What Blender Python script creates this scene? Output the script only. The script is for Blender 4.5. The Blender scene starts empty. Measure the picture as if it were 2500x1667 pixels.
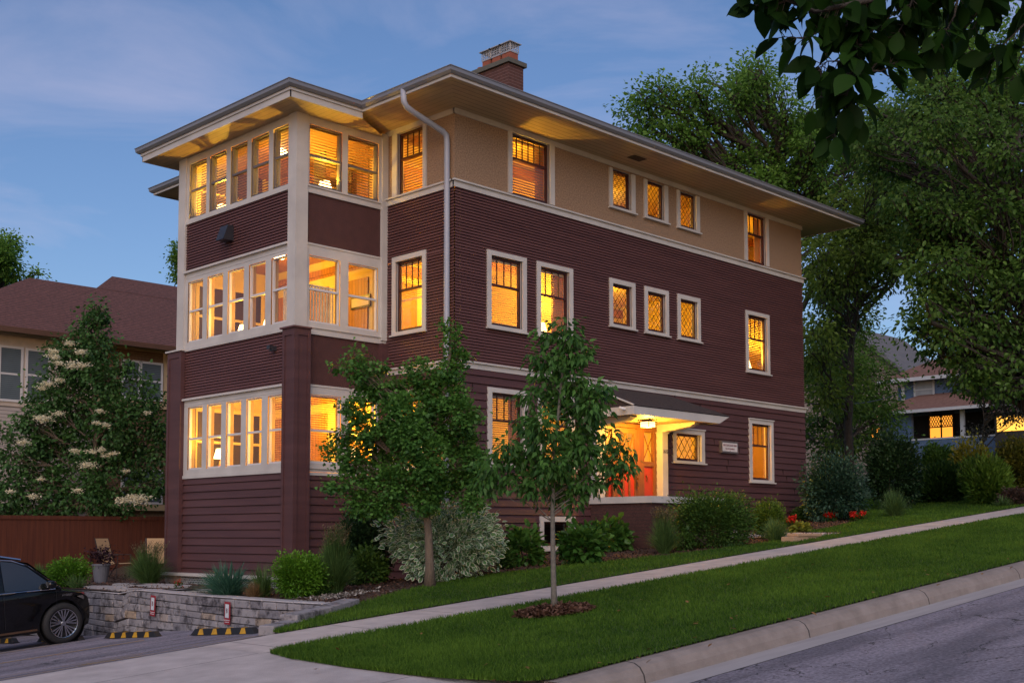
import bpy, math, random
import numpy as np
from mathutils import Vector, Matrix
random.seed(7); RNG = np.random.default_rng(11)
D = bpy.data; SC = bpy.context.scene; COL = SC.collection
# ---------------------------------------------------------------- camera
F_PX, CY_PX, PITCH, ROLL, YAW = 2907.66, 1105.96, 0.0671, -0.0017, 0.7914
CAM = np.array([-16.217, -17.660, 0.0])
_c, _s = math.cos(YAW), math.sin(YAW)
_fw = np.array([_s, _c, 0]); _rt = np.array([_c, -_s, 0]); _up = np.array([0, 0, 1.0])
FW = _fw * math.cos(PITCH) + _up * math.sin(PITCH); _u2 = -_fw * math.sin(PITCH) + _up * math.cos(PITCH)
RT = _rt * math.cos(ROLL) + _u2 * math.sin(ROLL); UP = -_rt * math.sin(ROLL) + _u2 * math.cos(ROLL)
cd = D.cameras.new("camera"); cam = D.objects.new("camera", cd); COL.objects.link(cam)
cam.matrix_world = Matrix(((RT[0], UP[0], -FW[0], CAM[0]), (RT[1], UP[1], -FW[1], CAM[1]), (RT[2], UP[2], -FW[2], CAM[2]), (0, 0, 0, 1)))
cd.sensor_width = 36; cd.lens = 36 * F_PX / 2500; cd.shift_y = (CY_PX - 833.5) / 2500
cd.clip_start = 0.1; cd.clip_end = 1500; SC.camera = cam
# ---------------------------------------------------------------- world, sun, exposure
SUN_AZ = math.radians(228); SUN_EL = math.radians(9)      # low sunset light from behind the camera
w = D.worlds.new("World"); SC.world = w; w.use_nodes = True
nt = w.node_tree; nt.nodes.clear(); N = nt.nodes.new; LK = nt.links.new
out = N("ShaderNodeOutputWorld"); bg = N("ShaderNodeBackground"); sky = N("ShaderNodeTexSky")
sky.sky_type = 'NISHITA'; sky.sun_disc = False; sky.sun_elevation = SUN_EL; sky.sun_rotation = SUN_AZ
sky.air_density = 1.0; sky.dust_density = .7; sky.ozone_density = 3.0; sky.altitude = 200
tc = N("ShaderNodeTexCoord"); mp = N("ShaderNodeMapping"); mp.inputs['Scale'].default_value = (1.6, 1.6, 5.5); mp.inputs['Location'].default_value = (0.4, 1.3, 0.2)
nz = N("ShaderNodeTexNoise"); nz.inputs['Scale'].default_value = 2.2; nz.inputs['Detail'].default_value = 8; nz.inputs['Roughness'].default_value = .55; nz.inputs['Distortion'].default_value = .6
cr = N("ShaderNodeValToRGB"); cr.color_ramp.elements[0].position = .47; cr.color_ramp.elements[1].position = .80
cr.color_ramp.elements[0].color = (0, 0, 0, 1); cr.color_ramp.elements[1].color = (.42, .42, .42, 1)
mx = N("ShaderNodeMixRGB"); mx.inputs['Color2'].default_value = (4.5, 4.55, 5.2, 1)
tint = N("ShaderNodeMixRGB"); tint.blend_type = 'MULTIPLY'; tint.inputs['Fac'].default_value = 1; tint.inputs['Color2'].default_value = (1.06, .965, 1.09, 1)
LK(tc.outputs['Generated'], mp.inputs['Vector']); LK(mp.outputs['Vector'], nz.inputs['Vector']); LK(nz.outputs['Fac'], cr.inputs['Fac'])
LK(sky.outputs['Color'], mx.inputs['Color1']); LK(cr.outputs['Color'], mx.inputs['Fac']); LK(mx.outputs['Color'], tint.inputs['Color1'])
LK(tint.outputs['Color'], bg.inputs['Color']); LK(bg.outputs['Background'], out.inputs['Surface'])
bg.inputs['Strength'].default_value = .092
sl = D.lights.new("sun", 'SUN'); sl.energy = 1.25; sl.angle = math.radians(60); sl.color = (1, .85, .80)
so = D.objects.new("sun", sl); COL.objects.link(so)
_el = math.radians(38)
_d = Vector((math.sin(SUN_AZ) * math.cos(_el), math.cos(SUN_AZ) * math.cos(_el), math.sin(_el)))
so.rotation_euler = _d.to_track_quat('Z', 'Y').to_euler(); so.location = (-20, -30, 20)
SC.view_settings.view_transform = 'Standard'; SC.view_settings.look = 'None'; SC.view_settings.gamma = 1
SC.view_settings.exposure = 0.58
SC.cycles.use_denoising = True; SC.cycles.max_bounces = 8; SC.cycles.transparent_max_bounces = 16
SC.cycles.diffuse_bounces = 4; SC.cycles.sample_clamp_indirect = 4; SC.cycles.caustics_reflective = False; SC.cycles.caustics_refractive = False
WARM = (1, .55, .035)
# ---------------------------------------------------------------- pixel -> point helpers (photo pixels, 2500 wide)
def ray(px, py): return FW + RT * (px - 1250) / F_PX - UP * (py - CY_PX) / F_PX
def at(px, py, dep): return CAM + ray(px, py) * dep
def PX(px, py, x): d = ray(px, py); return CAM + d * ((x - CAM[0]) / d[0])
def PY(px, py, y): d = ray(px, py); return CAM + d * ((y - CAM[1]) / d[1])
# ---------------------------------------------------------------- terrain height
def base(x, y=0):
    x = np.asarray(x, float)
    return np.where(x < -12, .082 * -12 - .698 + .05 * (x + 12), np.where(x > 65, .082 * 65 - .698, .082 * x - .698))
def hlot(y): return np.interp(y, [-4.6, -2.3, 0, 2.4, 5.3, 12, 30], [0, .3, .47, .66, .93, 1.35, 1.8])
def xwall(y): return np.interp(y, [-3.3, -1.5, 1, 3, 6, 12, 20], [-5.05, -5.3, -5.3, -5.2, -5.0, -4.9, -4.9])
def ylot(x): return np.interp(x, [-9, -7.45, -5.05], [-4.6, -4.4, -3.2])
def Hup(x, y):
    x = np.asarray(x, float); y = np.asarray(y, float); b = base(x)
    t = np.clip((y + 1.2) / 3, 0, 1); t = t * t * (3 - 2 * t) * np.clip((1 - x) / 1.5, 0, 1)
    return b * (1 - t) - 1.13 * t
def Hlot(x, y): return base(x) - hlot(y)
def H(x, y):
    if y > -4.6 and x < xwall(y) and y > ylot(x): return float(Hlot(x, y))
    return float(Hup(x, y))
def gp(px, py):
    d = ray(px, py); lo = 8
    for k in range(1, 900):
        t = 8 + k * .1; p = CAM + d * t
        if p[2] < H(p[0], p[1]):
            return np.array([p[0], p[1], H(p[0], p[1])])
    return CAM + d * 90
def depth_of(p): return float(np.dot(np.array(p) - CAM, FW))
# ---------------------------------------------------------------- materials
MATS = {}
def mk(name):
    m = D.materials.new(name); m.use_nodes = True; t = m.node_tree
    return m, t, t.nodes['Principled BSDF']
def mat(name, col, rough=.6, var=.15, scale=3.0, bump=0, bscale=40, metal=0, spec=.5, col2=None, stretch=None, coat=0):
    if name in MATS: return MATS[name]
    m, t, p = mk(name); n = t.nodes.new; l = t.links.new
    p.inputs['Roughness'].default_value = rough; p.inputs['Metallic'].default_value = metal
    p.inputs['Specular IOR Level'].default_value = spec
    if coat: p.inputs['Coat Weight'].default_value = coat; p.inputs['Coat Roughness'].default_value = .03
    tcn = n('ShaderNodeTexCoord'); mpn = n('ShaderNodeMapping'); l(tcn.outputs['Object'], mpn.inputs['Vector'])
    if stretch: mpn.inputs['Scale'].default_value = stretch
    nn = n('ShaderNodeTexNoise'); nn.inputs['Scale'].default_value = scale; nn.inputs['Detail'].default_value = 6; nn.inputs['Roughness'].default_value = .6
    l(mpn.outputs['Vector'], nn.inputs['Vector'])
    r = n('ShaderNodeValToRGB'); r.color_ramp.elements[0].position = .3; r.color_ramp.elements[1].position = .7
    c2 = col2 if col2 else tuple(min(1, c * (1 + var)) for c in col); c1 = col if col2 else tuple(c * (1 - var) for c in col)
    r.color_ramp.elements[0].color = (*c1, 1); r.color_ramp.elements[1].color = (*c2, 1)
    l(nn.outputs['Fac'], r.inputs['Fac']); l(r.outputs['Color'], p.inputs['Base Color'])
    if bump:
        bn = n('ShaderNodeTexNoise'); bn.inputs['Scale'].default_value = bscale; bn.inputs['Detail'].default_value = 3; l(tcn.outputs['Object'], bn.inputs['Vector'])
        b = n('ShaderNodeBump'); b.inputs['Strength'].default_value = bump; b.inputs['Distance'].default_value = .02
        l(bn.outputs['Fac'], b.inputs['Height']); l(b.outputs['Normal'], p.inputs['Normal'])
    MATS[name] = m; return m
def emat(name, col, strength):
    if name in MATS: return MATS[name]
    m, t, p = mk(name); p.inputs['Base Color'].default_value = (*col, 1); p.inputs['Emission Color'].default_value = (*col, 1); p.inputs['Emission Strength'].default_value = strength
    MATS[name] = m; return m
def leafmat(name, c1, c2, trans=.35, rough=.5, spec=.3, edge=None):
    """foliage: colour varies leaf by leaf through the 'rnd' attribute"""
    m, t, p = mk(name); n = t.nodes.new; l = t.links.new
    a = n('ShaderNodeAttribute'); a.attribute_name = 'rnd'
    r = n('ShaderNodeValToRGB'); r.color_ramp.elements[0].color = (*c1, 1); r.color_ramp.elements[1].color = (*c2, 1)
    l(a.outputs['Fac'], r.inputs['Fac']); csrc = r.outputs['Color']
    if edge:
        e = n('ShaderNodeAttribute'); e.attribute_name = 'edge'; mxx = n('ShaderNodeMixRGB'); mxx.inputs['Color2'].default_value = (*edge, 1)
        rr = n('ShaderNodeValToRGB'); rr.color_ramp.elements[0].position = .35; rr.color_ramp.elements[1].position = .6
        l(e.outputs['Fac'], rr.inputs['Fac']); l(rr.outputs['Color'], mxx.inputs['Fac']); l(csrc, mxx.inputs['Color1']); csrc = mxx.outputs['Color']
    l(csrc, p.inputs['Base Color']); p.inputs['Roughness'].default_value = rough; p.inputs['Specular IOR Level'].default_value = spec
    tr = n('ShaderNodeBsdfTranslucent'); l(csrc, tr.inputs['Color']); ms = n('ShaderNodeMixShader'); ms.inputs['Fac'].default_value = trans
    l(p.outputs['BSDF'], ms.inputs[1]); l(tr.outputs['BSDF'], ms.inputs[2]); l(ms.outputs['Shader'], t.nodes['Material Output'].inputs['Surface'])
    return m
def glassmat(name='window_glass', refl=1.0, tint=(1, 1, 1)):
    if name in MATS: return MATS[name]
    m = D.materials.new(name); m.use_nodes = True; t = m.node_tree; t.nodes.clear(); n = t.nodes.new; l = t.links.new
    o = n('ShaderNodeOutputMaterial'); tr = n('ShaderNodeBsdfTransparent'); tr.inputs['Color'].default_value = (*tint, 1)
    g = n('ShaderNodeBsdfGlossy'); g.inputs['Roughness'].default_value = .015; f = n('ShaderNodeLayerWeight'); f.inputs['Blend'].default_value = .5; pw = n('ShaderNodeMath'); pw.operation = 'POWER'; pw.inputs[1].default_value = 4; l(f.outputs['Facing'], pw.inputs[0]); sc_ = n('ShaderNodeMath'); sc_.operation = 'MULTIPLY_ADD'; sc_.inputs[1].default_value = .9; sc_.inputs[2].default_value = .05; l(pw.outputs[0], sc_.inputs[0])
    mm = n('ShaderNodeMath'); mm.operation = 'MULTIPLY'; mm.inputs[1].default_value = 1.3 * refl; mm.use_clamp = True; l(sc_.outputs[0], mm.inputs[0])
    tcn = n('ShaderNodeTexCoord'); nn = n('ShaderNodeTexNoise'); nn.inputs['Scale'].default_value = 2.5; b = n('ShaderNodeBump'); b.inputs['Strength'].default_value = .06; b.inputs['Distance'].default_value = .05
    l(tcn.outputs['Object'], nn.inputs['Vector']); l(nn.outputs['Fac'], b.inputs['Height']); l(b.outputs['Normal'], g.inputs['Normal'])
    s = n('ShaderNodeMixShader'); l(mm.outputs[0], s.inputs['Fac']); l(tr.outputs[0], s.inputs[1]); l(g.outputs[0], s.inputs[2]); l(s.outputs[0], o.inputs['Surface'])
    MATS[name] = m; return m
def lines_on(m, axis, pitch, width, dark, offs=0, axis2=None, pitch2=1):
    """thin darker joint lines cut into a surface, by object position"""
    t = m.node_tree; p = t.nodes['Principled BSDF']; n = t.nodes.new; l = t.links.new
    src = p.inputs['Base Color'].links[0].from_socket
    tcn = n('ShaderNodeTexCoord'); sx = n('ShaderNodeSeparateXYZ'); l(tcn.outputs['Object'], sx.inputs[0])
    def one(ax, pt, of):
        a = n('ShaderNodeMath'); a.operation = 'ADD'; a.inputs[1].default_value = of; l(sx.outputs[ax], a.inputs[0])
        b = n('ShaderNodeMath'); b.operation = 'PINGPONG'; b.inputs[1].default_value = pt / 2; l(a.outputs[0], b.inputs[0])
        c = n('ShaderNodeMath'); c.operation = 'LESS_THAN'; c.inputs[1].default_value = width / 2; l(b.outputs[0], c.inputs[0]); return c.outputs[0]
    o = one(axis, pitch, offs)
    if axis2:
        q = n('ShaderNodeMath'); q.operation = 'MAXIMUM'; l(o, q.inputs[0]); l(one(axis2, pitch2, 0), q.inputs[1]); o = q.outputs[0]
    mxx = n('ShaderNodeMixRGB'); mxx.inputs['Color2'].default_value = (*dark, 1); l(o, mxx.inputs['Fac']); l(src, mxx.inputs['Color1']); l(mxx.outputs['Color'], p.inputs['Base Color'])
    return m
# ---------------------------------------------------------------- objects
OFF = {}
def tag(o, label=None, cat=None, group=None, kind=None):
    if label: o['label'] = label
    if cat: o['category'] = cat
    if group: o['group'] = group
    if kind: o['kind'] = kind
    return o
def thing(name, label, cat, loc, group=None):
    o = D.objects.new(name, None); COL.objects.link(o); o.location = [float(v) for v in loc]; o.empty_display_size = .2
    OFF[o.name] = np.array([float(v) for v in loc]); return tag(o, label, cat, group)
def link(name, me, parent=None, origin=None):
    o = D.objects.new(name, me); COL.objects.link(o)
    if parent is not None: o.parent = parent; OFF[o.name] = OFF[parent.name]
    else:
        OFF[o.name] = np.array(origin if origin is not None else (0, 0, 0), float); o.location = OFF[o.name]
    return o
class MB:
    """collects shapes in world space, links them as ONE mesh object"""
    def __init__(s): s.v = []; s.f = []; s.m = []; s.a = []
    def poly(s, pts, mi=0):
        k = len(s.v); s.v += [tuple(map(float, p)) for p in pts]; s.f.append(tuple(range(k, k + len(pts)))); s.m.append(mi); return s
    def box(s, x0, x1, y0, y1, z0, z1, mi=0, M=None):
        P = [(x0, y0, z0), (x1, y0, z0), (x1, y1, z0), (x0, y1, z0), (x0, y0, z1), (x1, y0, z1), (x1, y1, z1), (x0, y1, z1)]
        if M is not None: P = [tuple(M @ Vector(p)) for p in P]
        k = len(s.v); s.v += [tuple(map(float, p)) for p in P]
        for f in ((3, 2, 1, 0), (4, 5, 6, 7), (0, 1, 5, 4), (1, 2, 6, 5), (2, 3, 7, 6), (3, 0, 4, 7)): s.f.append(tuple(k + i for i in f)); s.m.append(mi)
        return s
    def prism(s, pts, ext, mi=0):
        """pts: planar polygon (3D); ext: extrusion vector"""
        a = [np.array(p, float) for p in pts]; b = [p + np.array(ext, float) for p in a]; n = len(a); k = len(s.v)
        s.v += [tuple(p) for p in a + b]; s.f.append(tuple(range(k + n - 1, k - 1, -1))); s.f.append(tuple(range(k + n, k + 2 * n))); s.m += [mi, mi]
        for i in range(n): j = (i + 1) % n; s.f.append((k + i, k + j, k + n + j, k + n + i)); s.m.append(mi)
        return s
    def tube(s, pts, rs, n=8, mi=0, cap=True):
        pts = [np.array(p, float) for p in pts]; k = len(s.v)
        if not hasattr(rs, '__len__'): rs = [rs] * len(pts)
        for i, p in enumerate(pts):
            t = pts[min(i + 1, len(pts) - 1)] - pts[max(i - 1, 0)]; t = t / (np.linalg.norm(t) + 1e-9)
            u = np.cross(t, (0, 0, 1)) if abs(t[2]) < .9 else np.cross(t, (1, 0, 0)); u /= np.linalg.norm(u); w_ = np.cross(t, u)
            for j in range(n):
                a = 2 * math.pi * j / n; s.v.append(tuple(p + rs[i] * (u * math.cos(a) + w_ * math.sin(a))))
        for i in range(len(pts) - 1):
            for j in range(n):
                q = (j + 1) % n; s.f.append((k + i * n + j, k + i * n + q, k + (i + 1) * n + q, k + (i + 1) * n + j)); s.m.append(mi)
        if cap:
            s.f.append(tuple(range(k + n - 1, k - 1, -1))); s.m.append(mi); e = k + (len(pts) - 1) * n; s.f.append(tuple(range(e, e + n))); s.m.append(mi)
        return s
    def lathe(s, c, prof, n=20, mi=0, axis='z'):
        k = len(s.v)
        for r, h in prof:
            for j in range(n):
                a = 2 * math.pi * j / n
                if axis == 'z': s.v.append((c[0] + r * math.cos(a), c[1] + r * math.sin(a), c[2] + h))
                else: s.v.append((c[0] + r * math.cos(a), c[1] + h, c[2] + r * math.sin(a)))
        for i in range(len(prof) - 1):
            for j in range(n):
                q = (j + 1) % n; s.f.append((k + i * n + j, k + i * n + q, k + (i + 1) * n + q, k + (i + 1) * n + j)); s.m.append(mi)
        return s
    def build(s, name, mats, parent=None, origin=None, smooth=False, bevel=0):
        off = OFF[parent.name] if parent is not None else np.array(origin if origin is not None else (0, 0, 0), float)
        me = D.meshes.new(name); V = np.array(s.v, float) - off
        me.from_pydata([tuple(p) for p in V], [], s.f)
        for m in (mats if isinstance(mats, (list, tuple)) else [mats]): me.materials.append(m)
        me.polygons.foreach_set('material_index', s.m)
        if smooth: me.polygons.foreach_set('use_smooth', [True] * len(s.f))
        if s.a:
            at_ = me.attributes.new('rnd', 'FLOAT', 'POINT'); at_.data.foreach_set('value', s.a)
        me.validate(); me.update()
        o = link(name, me, parent, origin)
        if bevel:
            b = o.modifiers.new('bevel', 'BEVEL'); b.width = bevel; b.segments = 2; b.limit_method = 'ANGLE'
        return o
def grid(name, m, x0, x1, y0, y1, nx, ny, zf, off=0, kind='structure', label=None, parent=None):
    """sheet between y0(x) and y1(x) laid on the terrain"""
    X = np.linspace(x0, x1, nx + 1); V = []
    for x in X:
        a = y0(x) if callable(y0) else y0; b = y1(x) if callable(y1) else y1
        for t in np.linspace(0, 1, ny + 1): y = a + (b - a) * t; V.append((x, y, float(zf(x, y)) + off))
    Fc = [(i * (ny + 1) + j, (i + 1) * (ny + 1) + j, (i + 1) * (ny + 1) + j + 1, i * (ny + 1) + j + 1) for i in range(nx) for j in range(ny)]
    me = D.meshes.new(name); me.from_pydata(V, [], Fc); me.materials.append(m); me.polygons.foreach_set('use_smooth', [True] * len(Fc)); me.update()
    o = link(name, me, parent); return tag(o, label, None, None, kind if parent is None else None)
# ---------------------------------------------------------------- leaves and blades
def tmpl(kind):
    if kind == 'oval': v = [(0, 0, 0), (.26, .3, .05), (.22, .68, .04), (0, 1, -.06), (-.22, .68, .04), (-.26, .3, .05)]; f = [(0, 1, 2, 3), (0, 3, 4, 5)]; e = [.2, 1, 1, .8, 1, 1]
    elif kind == 'heart': v = [(0, 0, 0), (.36, .18, .07), (.34, .6, .03), (0, 1.05, -.12), (-.34, .6, .03), (-.36, .18, .07)]; f = [(0, 1, 2, 3), (0, 3, 4, 5)]; e = [0] * 6
    elif kind == 'big':
        ys = [0, .12, .3, .5, .7, .86, 1.0]; ws = [.02, .2, .33, .36, .28, .14, .0]; v = []; f = []
        for i, (y_, w_) in enumerate(zip(ys, ws)): zc = -.22 * y_ * y_; v += [(-w_, y_, zc + .10 * w_ * 2), (0, y_, zc), (w_, y_, zc + .10 * w_ * 2)]
        for i in range(6): f += [(3 * i, 3 * i + 1, 3 * i + 4, 3 * i + 3), (3 * i + 1, 3 * i + 2, 3 * i + 5, 3 * i + 4)]
        e = [0] * len(v)
    elif kind == 'fan': v = [(0, 0, 0), (.48, .62, .06), (.26, .95, 0), (0, .8, -.05), (-.26, .95, 0), (-.48, .62, .06)]; f = [(0, 1, 2, 3), (0, 3, 4, 5)]; e = [0] * 6
    elif kind == 'lance': v = [(0, 0, 0), (.17, .35, .04), (0, 1, -.14), (-.17, .35, .04)]; f = [(0, 1, 2), (0, 2, 3)]; e = [.2, 1, 1, 1]
    elif kind == 'varieg':
        v = [(0, .02, 0), (.12, .3, .01), (.1, .65, .01), (0, .92, -.04), (-.1, .65, .01), (-.12, .3, .01), (0, 0, 0), (.27, .3, .04), (.22, .68, .03), (0, 1.02, -.06), (-.22, .68, .03), (-.27, .3, .04)]
        f = [(0, 1, 2, 3), (0, 3, 4, 5), (6, 7, 1, 0), (7, 8, 2, 1), (8, 9, 3, 2), (9, 10, 4, 3), (10, 11, 5, 4), (11, 6, 0, 5)]; e = [0] * 6 + [1] * 6
    else: v = [(-.5, 0, 0), (.5, 0, 0), (.5, 1, .1), (-.5, 1, .1)]; f = [(0, 1, 2, 3)]; e = [0] * 4
    return np.array(v, float), f, np.array(e, float)
def scatter(name, P, size, kind, m, parent, droop=.4, rnd=None, flat=.5, dirs=None, seed=0, wid=1.0):
    """one leaf of the given kind on every point of P"""
    g = np.random.default_rng(seed + 5); n = len(P); T, Fc, ed = tmpl(kind)
    sz = size * g.uniform(.65, 1.3, n)
    if dirs is None:
        a = g.uniform(0, 2 * np.pi, n); d = np.stack([np.cos(a), np.sin(a), g.normal(-droop, .45, n)], 1)
    else: d = dirs + g.normal(0, .35, (n, 3)) - np.array([0, 0, droop])
    d /= np.linalg.norm(d, axis=1)[:, None]
    u = g.normal(0, 1, (n, 3)) * (1 - flat); u[:, 2] += flat * 1.6
    x = np.cross(d, u); x /= np.linalg.norm(x, axis=1)[:, None] + 1e-9; z = np.cross(x, d)
    V = P[:, None, :] + sz[:, None, None] * (T[None, :, 0, None] * wid * x[:, None, :] + T[None, :, 1, None] * d[:, None, :] + T[None, :, 2, None] * z[:, None, :])
    V = V.reshape(-1, 3) - (OFF[parent.name] if parent is not None else 0)
    nv = len(T); me = D.meshes.new(name)
    ls = [len(f) for f in Fc]; idx = np.concatenate([np.array(f) for f in Fc]); L = len(idx)
    loops = (idx[None, :] + (np.arange(n) * nv)[:, None]).ravel()
    me.vertices.add(n * nv); me.vertices.foreach_set('co', V.astype(np.float32).ravel())
    me.loops.add(n * L); me.loops.foreach_set('vertex_index', loops.astype(np.int32))
    starts = np.concatenate([[0], np.cumsum(ls)[:-1]]); st = (starts[None, :] + (np.arange(n) * L)[:, None]).ravel()
    me.polygons.add(n * len(Fc)); me.polygons.foreach_set('loop_start', st.astype(np.int32))
    me.materials.append(m); me.update(calc_edges=True)
    r = g.uniform(0, 1, n) if rnd is None else np.clip(rnd, 0, 1)
    a = me.attributes.new('rnd', 'FLOAT', 'POINT'); a.data.foreach_set('value', np.repeat(r, nv).astype(np.float32))
    if kind == 'varieg':
        a = me.attributes.new('edge', 'FLOAT', 'POINT'); a.data.foreach_set('value', np.tile(ed, n).astype(np.float32))
    return link(name, me, parent)
def ribbons(name, B, tip, width, m, parent, seg=4, seed=0, kind=None, label=None):
    """curved grass blades: base points B (n,3), tip offset vectors tip (n,3)"""
    g = np.random.default_rng(seed + 3); n = len(B); V = np.zeros((n, 2 * seg + 1, 3)); wv = width * g.uniform(.7, 1.3, n)
    hx = np.stack([-tip[:, 1], tip[:, 0], np.zeros(n)], 1) + g.normal(0, .02, (n, 3)); hx[:, 2] = 0; hx /= np.linalg.norm(hx, axis=1)[:, None] + 1e-9
    ang = g.uniform(0, np.pi, n); hx = hx * .5 + .5 * np.stack([np.cos(ang), np.sin(ang), 0 * ang], 1); hx /= np.linalg.norm(hx, axis=1)[:, None] + 1e-9
    for k in range(seg + 1):
        t = k / seg; c = B.copy(); c[:, :2] += tip[:, :2] * t ** 2; c[:, 2] += tip[:, 2] * (t * 1.15 - .15 * t ** 3)
        if k < seg: V[:, 2 * k] = c - hx * (wv * (1 - .6 * t) / 2)[:, None]; V[:, 2 * k + 1] = c + hx * (wv * (1 - .6 * t) / 2)[:, None]
        else: V[:, 2 * seg] = c
    V = V.reshape(-1, 3) - (OFF[parent.name] if parent is not None else 0); nv = 2 * seg + 1
    Fc = [(2 * k, 2 * k + 1, 2 * k + 3, 2 * k + 2) for k in range(seg - 1)] + [(2 * seg - 2, 2 * seg - 1, 2 * seg)]
    ls = [len(f) for f in Fc]; idx = np.concatenate([np.array(f) for f in Fc]); L = len(idx); me = D.meshes.new(name)
    loops = (idx[None, :] + (np.arange(n) * nv)[:, None]).ravel(); me.vertices.add(n * nv); me.vertices.foreach_set('co', V.astype(np.float32).ravel())
    me.loops.add(n * L); me.loops.foreach_set('vertex_index', loops.astype(np.int32)); starts = np.concatenate([[0], np.cumsum(ls)[:-1]])
    me.polygons.add(n * len(Fc)); me.polygons.foreach_set('loop_start', (starts[None, :] + (np.arange(n) * L)[:, None]).ravel().astype(np.int32))
    me.materials.append(m); me.update(calc_edges=True)
    a = me.attributes.new('rnd', 'FLOAT', 'POINT'); a.data.foreach_set('value', np.repeat(g.uniform(0, 1, n), nv).astype(np.float32))
    o = link(name, me, parent); return tag(o, label, None, None, kind)
def text_mesh(s, size, origin, udir, vdir, m, parent, name='lettering', depth=.002, sx=1.0, align='CENTER'):
    c = D.curves.new('t', 'FONT'); c.body = s; c.size = size; c.align_x = align; c.align_y = 'CENTER'; c.extrude = depth; c.resolution_u = 2
    o = D.objects.new('t', c); COL.objects.link(o); dg = bpy.context.evaluated_depsgraph_get(); dg.update()
    me = D.meshes.new_from_object(o.evaluated_get(dg)); D.objects.remove(o); D.curves.remove(c)
    u = np.array(udir, float); v = np.array(vdir, float); nrm = np.cross(u, v); off = OFF[parent.name] if parent is not None else np.zeros(3)
    co = np.zeros(len(me.vertices) * 3); me.vertices.foreach_get('co', co); co = co.reshape(-1, 3)
    W = np.array(origin)[None] - off + co[:, :1] * u * sx + co[:, 1:2] * v + co[:, 2:3] * nrm
    me.vertices.foreach_set('co', W.ravel()); me.materials.clear(); me.materials.append(m); me.update()
    return link(name, me, parent)
# ================================================================= GROUND
M_grass = mat('turf', (.035, .075, .010), .95, col2=(.06, .11, .016), scale=1.2, bump=.5, bscale=60)
M_yard = mat('yard', (.03, .055, .015), .95, col2=(.05, .075, .025), scale=.5)
M_asph = mat('asphalt', (.13, .12, .155), .9, col2=(.38, .355, .42), scale=27, bump=.9, bscale=120)
M_conc = mat('concrete', (.43, .375, .36), .9, col2=(.60, .53, .505), scale=3.2, bump=.6, bscale=90)
M_kerb = mat('kerb_concrete', (.20, .168, .15), .9, col2=(.31, .265, .24), scale=3, bump=.5, bscale=60)
M_gutter = mat('gutter_concrete', (.34, .315, .315), .9, col2=(.43, .40, .40), scale=2, bump=.3, bscale=80, stretch=(.4, 3, 1))
M_mulch = mat('mulch', (.035, .018, .012), 1, col2=(.10, .055, .038), scale=35, bump=1, bscale=70)
M_paint = mat('yellow_paint', (.55, .33, .05), .8, col2=(.30, .21, .09), scale=14)
def cracks(m, sc, thr, dark, sty):
    t = m.node_tree; p = t.nodes['Principled BSDF']; n = t.nodes.new; l = t.links.new; src = p.inputs['Base Color'].links[0].from_socket
    tcn = n('ShaderNodeTexCoord'); nn = n('ShaderNodeTexNoise'); nn.inputs['Scale'].default_value = 1.6; nn.inputs['Detail'].default_value = 9; nn.inputs['Roughness'].default_value = .65
    l(tcn.outputs['Object'], nn.inputs['Vector']); ad = n('ShaderNodeMixRGB'); ad.blend_type = 'ADD'; ad.inputs['Fac'].default_value = .9
    l(tcn.outputs['Object'], ad.inputs['Color1']); l(nn.outputs['Color'], ad.inputs['Color2']); mp_ = n('ShaderNodeMapping'); mp_.inputs['Scale'].default_value = sty; l(ad.outputs['Color'], mp_.inputs['Vector'])
    vo = n('ShaderNodeTexVoronoi'); vo.feature = 'DISTANCE_TO_EDGE'; vo.inputs['Scale'].default_value = sc; l(mp_.outputs['Vector'], vo.inputs['Vector'])
    br = n('ShaderNodeTexNoise'); br.inputs['Scale'].default_value = .9; br.inputs['Detail'].default_value = 4; l(tcn.outputs['Object'], br.inputs['Vector'])
    mr = n('ShaderNodeMapRange'); mr.inputs[1].default_value = .45; mr.inputs[2].default_value = .65; mr.inputs[3].default_value = 0; mr.inputs[4].default_value = thr; l(br.outputs['Fac'], mr.inputs[0])
    lt = n('ShaderNodeMath'); lt.operation = 'LESS_THAN'; l(vo.outputs['Distance'], lt.inputs[0]); l(mr.outputs[0], lt.inputs[1])
    mm = n('ShaderNodeMixRGB'); mm.inputs['Color2'].default_value = (*dark, 1); l(lt.outputs[0], mm.inputs['Fac']); l(src, mm.inputs['Color1'])
    # faint lengthwise wear streaks
    st = n('ShaderNodeTexNoise'); st.inputs['Scale'].default_value = 1.0; st.inputs['Detail'].default_value = 8; m2 = n('ShaderNodeMapping'); m2.inputs['Scale'].default_value = (.35, 2.2, 1); l(tcn.outputs['Object'], m2.inputs['Vector']); l(m2.outputs['Vector'], st.inputs['Vector'])
    r2 = n('ShaderNodeValToRGB'); r2.color_ramp.elements[0].position = .35; r2.color_ramp.elements[0].color = (.62, .62, .64, 1); r2.color_ramp.elements[1].position = .62; r2.color_ramp.elements[1].color = (1.12, 1.1, 1.1, 1); l(st.outputs['Fac'], r2.inputs['Fac'])
    mu = n('ShaderNodeMixRGB'); mu.blend_type = 'MULTIPLY'; mu.inputs['Fac'].default_value = 1; l(mm.outputs['Color'], mu.inputs['Color1']); l(r2.outputs['Color'], mu.inputs['Color2']); l(mu.outputs['Color'], p.inputs['Base Color'])
cracks(M_asph, 1.1, .016, (.045, .043, .05), (.6, 1.5, 1))
lines_on(M_conc, 'X', 1.52, .014, (.10, .085, .08), offs=.42)
lines_on(M_kerb, 'X', 3.05, .022, (.05, .045, .04), offs=.9)
def Hunder(x, y):
    b = float(base(x)) - .35
    if y > -4.6 and x < -3: b -= float(hlot(y))
    elif y > 1 and x < 1: b -= .6
    return b
grid('ground', M_yard, -60, 260, -90, 220, 160, 155, Hunder)
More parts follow.
